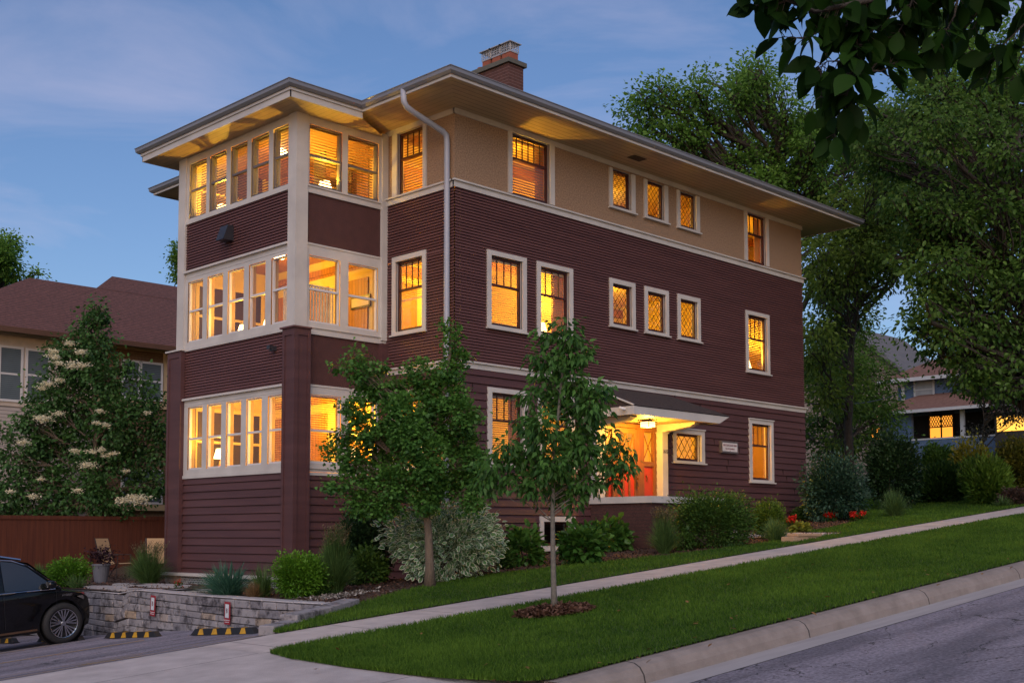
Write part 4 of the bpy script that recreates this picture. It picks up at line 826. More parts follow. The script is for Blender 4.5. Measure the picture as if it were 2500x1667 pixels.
bk = MB(); bk.poly([(float(xwall(v)) + .25, v, z) for v, z in ((-3.3, -1.2), (2, -1.2), (12, -1.2), (12, -3), (-3.3, -2.4))]); bk.build('backing', M_mulch, rw)
def edge_block(label, pts, z0, z1, wd):
    b = MB(); k = 0
    for (p, q) in zip(pts[:-1], pts[1:]):
        p = np.array(p, float); q = np.array(q, float); t = (q - p) / np.linalg.norm(q - p); n = np.array([-t[1], t[0]]) * wd / 2; p = p + t * .012
        for (a, bb_) in ((p, q),):
            A = [(*(a - n), z0[k]), (*(bb_ - n), z0[k + 1]), (*(bb_ + n), z0[k + 1]), (*(a + n), z0[k]), (*(a - n * .93), z1[k]), (*(bb_ - n * .93), z1[k + 1]), (*(bb_ + n * .93), z1[k + 1]), (*(a + n * .93), z1[k])]
            kk = len(b.v); b.v += [tuple(map(float, v)) for v in A]; b.a += [.5 + .2 * random.random()] * 8
            for f in ((3, 2, 1, 0), (4, 5, 6, 7), (0, 1, 5, 4), (1, 2, 6, 5), (2, 3, 7, 6), (3, 0, 4, 7)): b.f.append(tuple(kk + i for i in f)); b.m.append(0)
        k += 1
    o = b.build('edging_stone', sm1, None, origin=(*pts[0], z0[0]), bevel=.015); return tag(o, label, 'stone', 'cut stone blocks stepping down at the end of the retaining wall')
edge_block('long upper grey edging stone stepping down at the end of the retaining wall', [(-5.0, -3.15), (-5.9, -3.62), (-6.72, -3.98)], [-1.35, -1.45, -1.6], [-.98, -1.05, -1.10], .30)
edge_block('low grey edging stone at the corner where wall, asphalt and sidewalk meet', [(-6.45, -3.9), (-7.30, -4.32)], [-1.65, -1.7], [-1.17, -1.20], .26)
# wheel stops
M_rub = mat('black_rubber', (.014, .014, .016), .6, var=.2); M_ystr = mat('stop_yellow', (.62, .33, .02), .6, col2=(.45, .24, .02), scale=12)
def wheel_stop(x, yc, label):
    z = float(Hlot(x, yc)) + .012; t = thing('wheel_stop', label, 'parking stop', (x, yc, z), 'rubber wheel stops at the head of the parking bays')
    L = .915; sl_ = -.07; b = MB(); zz = lambda y: z + sl_ * (y - yc)
    sec = [(-.075, 0), (-.05, .10), (.05, .10), (.075, 0)]; ys = [yc - L, yc - L + .12, yc + L - .12, yc + L]; hs = [.15, 1, 1, .15]; k = 0; rings = []
    for yy, h in zip(ys, hs): rings.append([(x + a * (1 if h == 1 else 1), yy, zz(yy) + c * h) for a, c in sec])
    for r0, r1 in zip(rings[:-1], rings[1:]):
        for i in range(3): b.poly([r0[i], r1[i], r1[i + 1], r0[i + 1]])
    b.poly(rings[0]); b.poly(rings[-1][::-1]); o = b.build('body', M_rub, t, bevel=.008)
    for i, yy in enumerate((-.62, -.22, .18, .58)):
        s = MB(); y0 = yc + yy; q = [(y0 - .09, 0), (y0 + .09, 0), (y0 + .07, 1), (y0 - .02, 1)]
        s.poly([(x - .077 + .025 * c, y, zz(y) + .006 + .088 * c) for y, c in q]); s.poly([(x - .05, q[3][0], zz(y0) + .1025), (x - .05, q[2][0], zz(y0) + .1025), (x + .02, q[2][0], zz(y0) + .1025), (x + .02, q[3][0], zz(y0) + .1025)])
        s.build('stripe', M_ystr, t)
wheel_stop(-6.12, -1.42, 'black and yellow wheel stop nearest the sidewalk, under the full parking sign on the right')
wheel_stop(-6.12, 1.50, 'black and yellow wheel stop between the parked car and the rightmost stop')
wheel_stop(-6.08, 4.35, 'black and yellow wheel stop touched by the front wheel of the black car')
wheel_stop(-6.08, 7.25, 'black and yellow wheel stop seen under the black car at the left edge')
# parking signs on the wall
def psign(y, z, label, tilt=0.0, n_off=.09):
    x = float(xwall(y)) - n_off; t = thing('parking_sign', label, 'sign', (x, y, z - .19), 'parking signs fixed to the retaining wall')
    ca, sa = math.cos(tilt), math.sin(tilt); P = lambda u, v, d=0: (x - d, y - (u * ca - v * sa), z + u * sa + v * ca)    # u to the viewer's right
    def bx(u0, u1, v0, v1, d0, d1, m, nm): b = MB(); b.prism([P(u0, v0, d0), P(u1, v0, d0), P(u1, v1, d0), P(u0, v1, d0)], (-(d1 - d0), 0, 0)); return b.build(nm, m, t)
    pan = bx(-.085, .085, -.185, .185, 0, .008, MR, 'panel'); W_ = mat('sign_white', (.62, .66, .70), .5)
    bx(-.062, .062, -.085, .155, .0085, .010, mat('sign_grey', (.22, .12, .14), .5), 'panel_border'); bx(-.052, .052, -.075, .145, .0105, .012, W_, 'panel_face')
    lb = MB(); M_l = mat('sign_line', (.20, .30, .30), .5)
    for (u0, v0, u1, v1) in ((-.05, .035, 0, .145), (0, .145, .05, .035), (.05, .035, 0, -.075), (0, -.075, -.05, .035), (-.05, -.02, 0, .09), (0, .09, .05, -.02), (-.05, .09, 0, -.02), (0, -.02, .05, .09)):
        dx, dv = u1 - u0, v1 - v0; L = math.hypot(dx, dv); ox, ov = -dv / L * .0012, dx / L * .0012; lb.poly([P(u0 - ox, v0 - ov, .0125), P(u1 - ox, v1 - ov, .0125), P(u1 + ox, v1 + ov, .0125), P(u0 + ox, v0 + ov, .0125)])
    lb.build('pattern', M_l, t); ud = np.array(P(1, 0)) - np.array(P(0, 0)); vd = np.array(P(0, 1)) - np.array(P(0, 0))
    text_mesh('B', .115, P(0, .035, .014), ud, vd, mat('sign_maroon', (.13, .01, .04), .5), t, sx=.62)
    text_mesh('BUCKINGHAM INN', .021, P(0, -.118, .009), ud, vd, W_, t, sx=.86); text_mesh('PARKING ONLY', .021, P(0, -.15, .009), ud, vd, W_, t, sx=.86)
q1 = PX(369.5, 1478, -5.36); psign(q1[1], q1[2], 'small red and white parking sign on the retaining wall, left of the two full ones', -.06)
q2 = PX(551.5, 1496, -5.42); psign(q2[1], q2[2], 'small red and white parking sign on the retaining wall, the right one', -.02)
q3 = PX(191, 1470, -5.2); psign(q3[1], q3[2] + .02, 'red parking sign on the wall almost hidden by the nose of the car')
# flagstones on the terrace
M_flag = mat('flagstone', (.30, .28, .28), .9, col2=(.42, .40, .40), scale=5, bump=.4, bscale=40)
for i, (px, py, a, b_) in enumerate([(260, 1438, .75, .42), (330, 1450, .62, .4), (315, 1431, .6, .3), (380, 1447, .8, .45), (440, 1446, .6, .45), (474, 1446, .42, .4), (290, 1444, .5, .34), (395, 1433, 1.2, .5)]):
    c = gp(px, py); c[0] = max(c[0], -4.75) if i != 7 else c[0]; mb = MB(); n = 9
    pts = [(c[0] + b_ * (.8 + .25 * random.random()) * math.cos(k * 2 * math.pi / n), c[1] + a * (.8 + .25 * random.random()) * math.sin(k * 2 * math.pi / n), c[2] + .02) for k in range(n)]
    mb.prism(pts, (0, 0, .035)); lab = ['flagstone at the left end of the row nearest the spirea bush', 'flagstone behind the wall cap left of the parking sign', 'far narrow flagstone near the flower pot', 'long flagstone right behind the wall between the two parking signs', 'flagstone in front of the corner pier', 'small flagstone beside the iris clump', 'flagstone half hidden behind the step in the wall top', 'wide pale slab at the foot of the ornamental grass'][i]
    tag(mb.build('flagstone', M_flag, None, origin=tuple(c)), lab, 'flagstone', 'stepping stones in the mulch of the terrace')
# ================================================================= FENCE, CHAIRS, POT
M_fen = mat('red_brown_fence', (.065, .014, .007), .8, col2=(.115, .030, .012), scale=2, stretch=(6, 6, .4)); YF = 14.1
fn = thing('wooden_fence', 'tall red brown board fence behind the patio chairs', 'fence', (-3, YF, -1.15))
mb = MB(); x = -14.0
while x < 9: mb.box(x, x + .138, YF, YF + .02, -1.15 if x > -5 else -1.6, .50 + .004 * random.random()); x += .143
mb.build('board', M_fen, fn)
mb = MB(); mb.box(-14, 9, YF - .03, YF, .40, .5); mb.box(-14, 9, YF - .025, YF - .0, -.95, -.87); mb.build('rail', M_fen, fn)
M_sling = mat('sling_fabric', (.50, .33, .18), .8, var=.1, scale=60); M_dk = mat('dark_frame', (.03, .025, .025), .4)
def chair(px, py, rz, label):
    c = gp(px, py); c[2] = -1.13; t = thing('patio_chair', label, 'chair', c, 'sling patio chairs by the fence'); t.rotation_euler = (0, 0, rz)
    def bld(mb, nm, m): 
        me = D.meshes.new(nm); me.from_pydata(mb.v, [], mb.f); me.materials.append(m); o = D.objects.new(nm, me); COL.objects.link(o); o.parent = t; OFF[o.name] = OFF[t.name]; return o
    s = MB(); pr = [(-.05, .40), (.0, .42), (.22, .38), (.42, .37), (.50, .45), (.60, .85), (.66, 1.02)]
    pr = [(-.5 + a + .25, h) for a, h in pr]
    for (a, h), (b_, k) in zip(pr[:4], pr[1:5]): s.poly([(-.25, a, h), (.25, a, h), (.25, b_, k), (-.25, b_, k)])
    bld(s, 'seat', M_sling); s = MB()
    for (a, h), (b_, k) in zip(pr[4:], pr[5:]): s.box(-.25, .25, a, b_ + .02, h, k) if False else s.prism([(-.25, a, h), (-.25, b_, k), (-.25, b_ + .015, k), (-.25, a + .015, h)], (.5, 0, 0))
    bld(s, 'backrest', M_sling)
    for sx_ in (-.27, .27):
        s = MB(); s.tube([(sx_, -.22, 0), (sx_, -.25, .62), (sx_, .22, .62)], .014, 6); bld(s, 'armrest', M_dk)
        s = MB(); s.tube([(sx_, .42, 0), (sx_, .15, .36), (sx_, .25, .45), (sx_, .42, 1.03)], .014, 6); bld(s, 'leg', M_dk)
chair(281, 1415, math.radians(28), 'tan sling patio chair standing beside the grey flower pot'); chair(388, 1413, math.radians(-20), 'tan sling patio chair half hidden behind the ornamental grass')
c = gp(246, 1424); c[2] = -1.12; fp = thing('flower_pot', 'grey tapered flower pot with dark foliage beside the patio chair', 'planter', c)
s = MB(); s.lathe(c, [(.0, 0), (.14, 0), (.20, .40), (.22, .40), (.22, .44), (.18, .44), (.17, .38), (0, .38)], 20); s.build('pot', mat('pot_grey', (.14, .14, .16), .7), fp, smooth=False)
g = np.random.default_rng(3); P = c + np.array([0, 0, .62]) + g.normal(0, 1, (500, 3)) * np.array([.16, .16, .11]); scatter('foliage', P, .07, 'oval', leafmat('dark_pot_leaf', (.012, .004, .006), (.07, .03, .04), .2), fp, seed=1)
# ================================================================= CAR
M_carp = mat('black_paint', (.003, .003, .004), .2, var=.05, spec=.25, coat=.55); M_blk = mat('black_plastic', (.012, .012, .013), .55); M_tyre = mat('tyre_rubber', (.016, .016, .017), .8); M_alloy = mat('alloy', (.62, .62, .64), .22, metal=1, var=.03); M_chrome = mat('chrome', (.75, .75, .77), .1, metal=1, var=.02)
M_cgl = mat('car_glass', (.01, .012, .012), .04, spec=.9, var=.05, coat=1)
cw = PX(158, 1567, -6.42); CY = float(cw[1]) + .0; cz0 = float(Hlot(-6.42, CY)); car = thing('parked_car', 'black SUV parked nose in with its front wheel against a wheel stop', 'car', (-6.42, CY, cz0 + .0))
car.rotation_euler = (math.radians(3.3), math.radians(-4.7), 0)
def cb(mb, nm, m, parent=None, smooth=False, bevel=0, seg=3):
    me = D.meshes.new(nm); me.from_pydata(mb.v, [], mb.f); me.materials.append(m); me.polygons.foreach_set('use_smooth', [smooth] * len(me.polygons)); me.update(); o = D.objects.new(nm, me); COL.objects.link(o); o.parent = parent or car; OFF[o.name] = OFF[car.name]
    if bevel: b = o.modifiers.new('b', 'BEVEL'); b.width = bevel; b.segments = seg; b.limit_method = 'ANGLE'; b.angle_limit = math.radians(25); me.polygons.foreach_set('use_smooth', [True] * len(me.polygons))
    return o
# local frame: x forward, y = 0 at the near wheel's outer face, +y away from the camera, z up from the tyre contact
R_ = .37; WB = 2.69; W_ = 1.84
def arch(cx_, r, n=12): return [(cx_ + r * math.cos(a), R_ + r * math.sin(a)) for a in np.linspace(math.pi + .25, -.25, n)]
low = [(-3.55, .34), (-3.60, .55), (-3.62, .92), (-3.5, 1.08)]
prof = [(-3.5, 1.08), (-2.4, 1.05), (-.95, .99), (-.78, 1.02), (.05, .955), (.45, .89), (.70, .78), (.80, .62), (.82, .42), (.74, .26), (.46, .24)] + [(x, z) for x, z in arch(0, .43)][::-1] + [(-.5, .25), (-2.2, .25)] + [(x, z) for x, z in arch(-WB, .43)][::-1] + [(-3.2, .28), (-3.55, .34), (-3.62, .8)]
mb = MB(); nS = 7
# body side skins with a gentle tumble; built as stacked outlines inset towards the top
def ysurf(x, z):   # outward position of the near side at (x,z): nose tucks in, beltline and sill tuck in
    a = .02 + .42 * max(0, (x - .30) / .42) ** 2 + .10 * max(0, (-3.1 - x) / .5) ** 2 + .06 * max(0, (z - .80) / .28) ** 2 + .03 * max(0, (.45 - z) / .2)
    return a - .012 * math.exp(-((z - .72) / .05) ** 2)
pts = prof; pts = [(x if x < .1 else .1 + (x - .1) * .74, z) for x, z in pts] if True else pts; P0 = [(x, ysurf(x, z), z) for x, z in pts]; P1 = [(x, W_ - ysurf(x, z), z) for x, z in pts]
me = D.meshes.new('body'); bmv = P0 + P1; n = len(pts)
fs = [tuple(range(n)), tuple(range(2 * n - 1, n - 1, -1))] + [(i, n + i, n + (i + 1) % n, (i + 1) % n) for i in range(n)]
mb.v = [tuple(map(float, v)) for v in bmv]; mb.f = fs
body = cb(mb, 'body', M_carp, bevel=.05)
# greenhouse
gh = [(-3.35, 1.05), (-3.05, 1.42), (-2.7, 1.60), (-1.9, 1.665), (-1.1, 1.63), (-.55, 1.48), (.02, 1.05 - .04)]
mb = MB(); a0 = [(x, .07 + .20 * ((z - 1.0) / .66), z) for x, z in gh] + [(.02, .07, .95), (-3.35, .07, 1.0)]
b0 = [(x, W_ - y, z) for x, y, z in a0]; n = len(a0); mb.v = [tuple(map(float, v)) for v in a0 + b0]; mb.f = [tuple(range(n - 1, -1, -1)), tuple(range(n, 2 * n))] + [(i, (i + 1) % n, n + (i + 1) % n, n + i) for i in range(n)]
cb(mb, 'cabin', M_carp, bevel=.04)
def yq(z): return .07 + .20 * ((z - 1.0) / .66) - .006
for gl, nm in (([(-1.02, 1.045), (-.10, 1.025), (-.55, 1.42), (-.80, 1.535), (-1.02, 1.575)], 'front_side_window'), ([(-2.02, 1.05), (-1.10, 1.045), (-1.10, 1.585), (-2.0, 1.60)], 'rear_side_window'), ([(-2.75, 1.07), (-2.1, 1.055), (-2.1, 1.59), (-2.5, 1.55)], 'rear_side_window')):
    mb = MB(); mb.poly([(x, yq(z), z) for x, z in gl]); cb(mb, nm, M_cgl)
mb = MB(); mb.poly([(.0, .12, 1.02), (.0, W_ - .12, 1.02), (-.53, W_ - .26, 1.49), (-.53, .26, 1.49)]); 
mb.v = [(x + .012, y, z + .012) for x, y, z in mb.v]; cb(mb, 'windscreen', M_cgl)
mb = MB(); mb.tube([(-2.8, yq(1.0) - .008, 1.035), (-1.0, yq(1.0) - .008, 1.025), (-.12, yq(1.0) - .008, 1.01)], .012, 6); cb(mb, 'chrome_strip', M_chrome)
mb = MB(); mb.tube([(-.06, .10, 1.03), (-.52, .22, 1.44), (-.82, .245, 1.57), (-1.3, .255, 1.64), (-2.3, .26, 1.65)], .011, 6); cb(mb, 'window_trim', M_chrome)
mb = MB(); mb.tube([(-.62, .33, 1.56), (-1.2, .34, 1.70), (-2.2, .34, 1.72), (-2.9, .34, 1.62)], .02, 8); cb(mb, 'roof_rail', M_chrome)
mb = MB(); mb.lathe((0, 0, 0), [(0, -.0)], 3); mb = MB(); mb.tube([(-.30, .02, 1.05), (-.27, -.04, 1.09)], .03, 8); mb.v = mb.v; 
mk_ = MB(); mk_.box(-.33, -.17, -.17, .02, 1.04, 1.18); cb(mk_, 'side_mirror', M_carp, bevel=.05)
mb = MB(); mb.box(-2.15, -.48, -.0 + .03, .06, .30, .335); cb(mb, 'sill_strip', mat('sill_bronze', (.22, .13, .08), .3, metal=.8))
mb = MB(); mb.box(-.80, -.60, -.028 + .02, .02, .90, .925); cb(mb, 'door_handle', M_carp, bevel=.01)
mb = MB()
for x in (-1.06, -.12):
    mb.poly([(x, .0, .40), (x + .006, .0, .40), (x + .006, .02, 1.0), (x, .02, 1.0)])
cb(mb, 'door_seam', M_blk)
mb = MB(); mb.prism([(.50, .20, .79), (.40, .06, .835), (.28, .02, .83), (.42, .06, .75)], (0, .03, .0)); cb(mb, 'headlight', mat('lamp_lens', (.16, .15, .15), .1, spec=.8), bevel=.01)
def wheel(cx_):
    mb = MB(); mb.lathe((cx_, 0, R_), [(.25, .22), (.345, .21), (R_, .18), (R_, .05), (.355, .015), (.30, -.002), (.262, .01), (.255, .05)], 40, axis='y'); t = cb(mb, 'wheel', M_tyre, smooth=True)
    mb = MB(); mb.lathe((cx_, 0, R_), [(.262, .0), (.25, .004), (.235, .04), (.235, .12)], 40, axis='y'); mb.lathe((cx_, 0, R_), [(0, .005), (.04, .005), (.05, .02), (.05, .05)], 16, axis='y')
    for k in range(5):
        for dlt in (-.33, -.12, .12, .33):
            a = k * 2 * math.pi / 5 + .3 + dlt * .55; b_ = k * 2 * math.pi / 5 + .3 + dlt * 1.25; w2 = .008
            p = np.array([math.cos(a) * .045, .015, math.sin(a) * .045]); q = np.array([math.cos(b_) * .24, .012, math.sin(b_) * .24]); tt = (q - p) / np.linalg.norm(q - p); nn = np.array([-tt[2], 0, tt[0]])
            mb.prism([(cx_ + v[0], v[1], R_ + v[2]) for v in (p - nn * w2, q - nn * w2 * 1.5, q + nn * w2 * 1.5, p + nn * w2)], (0, .03, 0))
    cb(mb, 'rim', M_alloy, parent=t)
    mb = MB(); mb.lathe((cx_, 0, R_), [(0, .10), (.24, .10)], 30, axis='y'); cb(mb, 'brake_disc', mat('brake_dark', (.03, .03, .03), .5), parent=t)
    mb = MB(); mb.lathe((cx_, .0, R_), [(0, .24), (.43, .24), (.43, .06)], 30, axis='y'); cb(mb, 'wheel_well', M_blk)
wheel(0); wheel(-WB)
for cx_ in (0, -WB): mb = MB(); mb.lathe((cx_, W_ - .2, R_), [(0, 0), (R_ - .02, 0), (R_, .03), (R_, .18), (0, .18)], 30, axis='y'); cb(mb, 'wheel', M_tyre, smooth=False)
tm = text_mesh('HYBRID', .055, OFF[car.name] + np.array([.08, ysurf(.1, .85) - .012, .88]), (1, 0, 0), (0, 0, 1), M_chrome, car, 'badge')
# ================================================================= NEIGHBOURING HOUSES
M_broof = mat('brown_shingle', (.08, .032, .026), .95, col2=(.19, .080, .065), scale=9, bump=.7, bscale=30); lines_on(M_broof, 'Z', .085, .018, (.030, .017, .017)); M_csid = mat('pale_clapboard', (.42, .37, .34), .7, var=.06); lines_on(M_csid, 'Z', .11, .018, (.16, .14, .14))
M_nbr = mat('tan_brick', (.14, .075, .04), .9, col2=(.24, .14, .075), scale=16); lines_on(M_nbr, 'Z', .075, .012, (.07, .045, .03)); M_ctrim = mat('beige_trim', (.50, .36, .21), .7, var=.06); M_dgl = mat('dark_pane', (.13, .16, .18), .25, spec=.6, var=.1); lines_on(M_dgl, 'Z', .06, .02, (.07, .09, .10))
M_wt = mat('white_frame', (.62, .60, .60), .5, var=.04)
YN = 18.6; nh = thing('neighbour_house', 'two story house with brown hipped roof behind the flowering tree at left', 'house', (0, YN, -1.2))
XB = float(PY(232, 830, YN)[0]); xl, xr = float(PY(72, 678, YN + 4.4)[0]) - 4.4, XB + 12; ze = float(PY(275, 829, YN - .6)[2])
wb = MB(); wb.box(xl, XB, YN, YN + 11, -1.8, ze); wb.build('wall', M_csid, nh); wb = MB(); wb.box(XB + .003, xr, YN + .003, YN + 10.9, -1.8, ze - .002); wb.build('wall', M_nbr, nh)
zr1 = float(PY(72, 678, YN + 4.4)[2]); rx0 = float(PY(72, 678, YN + 4.4)[0]); zr2 = float(PY(297, 667, YN + 5.4)[2]); rx2 = float(PY(297, 667, YN + 5.4)[0]); e = .7
rb = MB(); yb_ = YN + 9.6
rb.poly([(xl - e, YN - e, ze), (xr + e, YN - e, ze), (xr + e, YN + 4.4, zr1), (rx0, YN + 4.4, zr1)]); rb.poly([(xl - e, YN - e, ze), (rx0, YN + 4.4, zr1), (xl - e, yb_, ze)]); rb.poly([(rx0, YN + 4.4, zr1), (xr + e, YN + 4.4, zr1), (xr + e, yb_, ze), (xl - e, yb_, ze)])
vx = float(PY(236, 697, YN + 4.0)[0]); s_ = (zr1 - ze) / (4.4 + e); yq0 = YN - e + .0; rx2b = rx2
zz2 = zr2; fy = YN - e + (zz2 - ze) / s_
Vx = PY(236, 697, YN + 4.35); rb.poly([(Vx[0], YN + 4.36, zr1 - .01), (rx2b, fy, zz2), (xr + e, fy, zz2), (xr + e, YN + 4.36, zr1 - .01)]); rb.poly([(Vx[0], YN + 4.36, zr1 - .01), (rx2b, fy + 2, zz2 - .9), (rx2b, fy, zz2)]); rb.poly([(rx2b, fy, zz2), (rx2b, fy + 2, zz2 - .9), (xr + e, fy + 2, zz2 - .9), (xr + e, fy, zz2)])
rb.build('roof', M_broof, nh)
gb = MB(); gb.box(xl - e, xr + e, YN - e - .08, YN - e, ze - .16, ze + .0); gb.build('gutter', mat('brown_gutter', (.10, .05, .03), .5), nh); gb = MB(); gb.box(xl - e, xr + e, YN - e, YN - .0, ze - .06, ze - .03); gb.build('soffit', M_ctrim, nh)
def nwin(u0, u1, z0, z1, par=nh, y=YN, fm=M_wt, mul=1, pane=M_dgl, blind=True):
    f = MB(); t = .07
    f.box(u0 - t, u0, y - .07, y, z0 - t, z1 + t); f.box(u1, u1 + t, y - .07, y, z0 - t, z1 + t); f.box(u0, u1, y - .069, y, z1, z1 + t); f.box(u0, u1, y - .069, y, z0 - t, z0); f.box(u0, u1, y - .062, y - .0, (z0 + z1) / 2 - .03, (z0 + z1) / 2 + .03)
    w_ = f.build('window', fm, par); p = MB(); p.box(u0, u1, y - .05, y - .033, z0, z1); p.build('pane', pane, w_); return w_
for (ax, bx_, ty, by) in ((1, 47, 853, 977), (67, 113, 861, 978)):
    A = PY(ax, ty, YN); B = PY(bx_, by, YN); nwin(float(A[0]), float(B[0]), float(B[2]), float(PY(bx_, ty, YN)[2]))
tb = MB(); tb.box(xl, XB + .02, YN - .03, YN, float(PY(47, 985, YN)[2]) - .1, ze - .2); tb.box(XB - .15, XB + .03, YN - .04, YN, -1.8, ze); tb.build('trim_panel', mat('cream_panel', (.50, .42, .35), .7), nh)
A = PY(345, 890, YN); B = PY(390, 975, YN); nwin(float(A[0]), float(B[0]), float(B[2]), float(PY(345, 887, YN)[2])); A = PY(300, 885, YN); B = PY(335, 975, YN); nwin(float(A[0]), float(B[0]), float(PY(390, 975, YN)[2]), float(PY(345, 887, YN)[2]))
tb = MB(); a = float(PY(395, 900, YN)[0]); zt = float(PY(395, 870, YN)[2]); zb_ = float(PY(400, 985, YN)[2]); tb.box(a + .05, a + .22, YN - .05, YN, zb_, zt + .1); tb.box(a - 3.0, a + .3, YN - .05, YN, zt + .1, zt + .35); tb.box(a - 3.0, a + .3, YN - .07, YN, zb_ - .2, zb_); tb.build('window_surround', M_ctrim, nh)
for (x0, x1, yt, yb2) in ((300, 345, 1150, 1225), (352, 390, 1150, 1225)): A = PY(x0, yt, YN); B = PY(x1, yb2, YN); nwin(float(A[0]), float(B[0]), float(PY(345, 1225, YN)[2]), float(PY(345, 1150, YN)[2]))
tb = MB(); A = PY(395, 1232, YN); tb.box(float(A[0]) - 3.2, float(A[0]) + .8, YN - .08, YN, float(A[2]) - .2, float(A[2])); tb.build('window_surround', M_ctrim, nh)
# blue house up the hill, seen through the trees at right (front faces the street to the west)
def facade_house(name, label, pxl, pxr, dep, rot, zs, mats, group=None): pass
BD = 80.0; b0 = at(2166, 1006, BD); rotb = math.radians(0)
bx0 = float(b0[0]); by1 = float(b0[1]); k_ = BD / F_PX
def BP(px, py, x=None): return PX(px, py, bx0 if x is None else x)
M_blue = mat('blue_stucco', (.06, .105, .19), .9, col2=(.08, .135, .24), scale=4, bump=.4); M_rroof = mat('red_brown_shingle', (.13, .065, .05), .95, col2=(.20, .11, .085), scale=5); M_lit = emat('lit_room', (1, .36, .04), 1.0); M_ltrim = mat('grey_white_trim', (.40, .43, .46), .6, var=.05)
bh = thing('blue_house', 'blue two story house with reddish roof and dark porch uphill through the trees', 'house', (bx0, by1 - 6, 4.2))
xw_ = bx0 + 2.6      # main wall, porch wall at bx0+.5
yl = float(BP(2192, 950, xw_)[1]); yr_ = yl - 17; zeu = float(BP(2271, 918, xw_ - 1)[2]); zpe = float(BP(2280, 1003)[2]); zps = float(BP(2290, 960, xw_)[2])
mb = MB(); mb.box(xw_, xw_ + 10, yr_, yl, 2.5, zeu); mb.build('wall', M_blue, bh)
mb = MB(); o_ = 1.0; zt_ = zeu + 3.2; mb.poly([(xw_ - o_, yl + o_, zeu), (xw_ - o_, yr_ - o_, zeu), (xw_ + 5, yr_ + 5, zt_), (xw_ + 5, yl - 5, zt_)]); mb.poly([(xw_ - o_, yl + o_, zeu), (xw_ + 5, yl - 5, zt_), (xw_ + 11, yl + o_, zeu)]); mb.poly([(xw_ - o_, yr_ - o_, zeu), (xw_ + 11, yr_ - o_, zeu), (xw_ + 5, yr_ + 5, zt_)]); mb.build('roof', M_rroof, bh)
mb = MB(); mb.box(xw_ - o_ - .05, xw_ - o_ + .1, yr_ - o_, yl + o_, zeu - .22, zeu + .03); mb.build('fascia', M_ltrim, bh); mb = MB(); mb.box(bx0 - .9, bx0 - .75, yr_ - .5, yl + .9, zpe - .1, zpe + .1); mb.build('fascia', M_ltrim, bh)
mb = MB(); mb.poly([(bx0 - .8, yl + .9, zpe + .05), (bx0 - .8, yr_ - .5, zpe + .05), (xw_, yr_ + 1, zps), (xw_, yl - 1.6, zps)]); mb.poly([(bx0 - .8, yl + .9, zpe + .05), (xw_, yl - 1.6, zps), (xw_, yl + .9, zpe + .05)]); mb.build('porch_roof', M_rroof, bh)
zpr = float(BP(2290, 1072)[2]); mb = MB(); mb.box(bx0, bx0 + .2, yr_, yl - 2.2, 2.5, zpr); mb.box(bx0, bx0 + .3, yl - 2.2 + .003, yl, 2.5, zpe); mb.build('porch_wall', M_blue, bh); mb = MB(); mb.box(bx0 - .04, bx0 + .26, yr_, yl - 2.2, zpr, zpr + .1); mb.build('porch_sill', M_ltrim, bh)
for px in (2349,): yy = float(BP(px, 1040)[1]); mb = MB(); mb.box(bx0, bx0 + .18, yy - .13, yy + .13, zpr + .1, zpe); mb.build('porch_post', M_ltrim, bh)
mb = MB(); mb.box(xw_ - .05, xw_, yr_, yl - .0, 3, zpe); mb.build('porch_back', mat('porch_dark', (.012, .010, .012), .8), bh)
def bwin(px0, px1, py0, py1, x, pane, fm, lead=False):
    A = BP(px0, py0, x); B = BP(px1, py1, x); y0, y1, z0, z1 = float(B[1]), float(A[1]), float(B[2]), float(A[2]); f = MB(); t = .1
    f.box(x - .12, x, y0 - t, y0, z0 - t, z1 + t); f.box(x - .12, x, y1, y1 + t, z0 - t, z1 + t); f.box(x - .119, x, y0, y1, z1, z1 + t); f.box(x - .119, x, y0, y1, z0 - t, z0); f.box(x - .1, x, y0, y1, (z0 + z1) / 2 - .04, (z0 + z1) / 2 + .04); w_ = f.build('window', fm, bh)
    p = MB(); p.box(x - .06, x - .01, y0, y1, z0, z1); p.build('pane', pane, w_)
    if lead: q = MB(); q.box(x - .1, x - .05, (y0 + y1) / 2 - .05, (y0 + y1) / 2 + .05, z0, z1); lattice(q, Plane('x', x), y0, y1, (z0 + z1) / 2 + .05, z1, 9, 2, .085, .05); q.build('leading', M_blk, w_)
bwin(2235, 2279, 929, 973, xw_, mat('curtain_pane', (.25, .27, .29), .3), M_ltrim); bwin(2407, 2452, 940, 966, xw_, M_dgl, M_ltrim); bwin(2271, 2328, 1018, 1066, xw_ - .06, M_lit, mat('dark_timber', (.05, .02, .01), .7), True)
mb = MB(); yy = float(BP(2192, 930, xw_ - .9)[1]); mb.tube([(xw_ - .95, yy, zeu), (xw_ - .2, yy, zeu - .5), (xw_ - .2, yy, zps - .3)], .12, 6); mb.build('downspout', M_ltrim, bh)
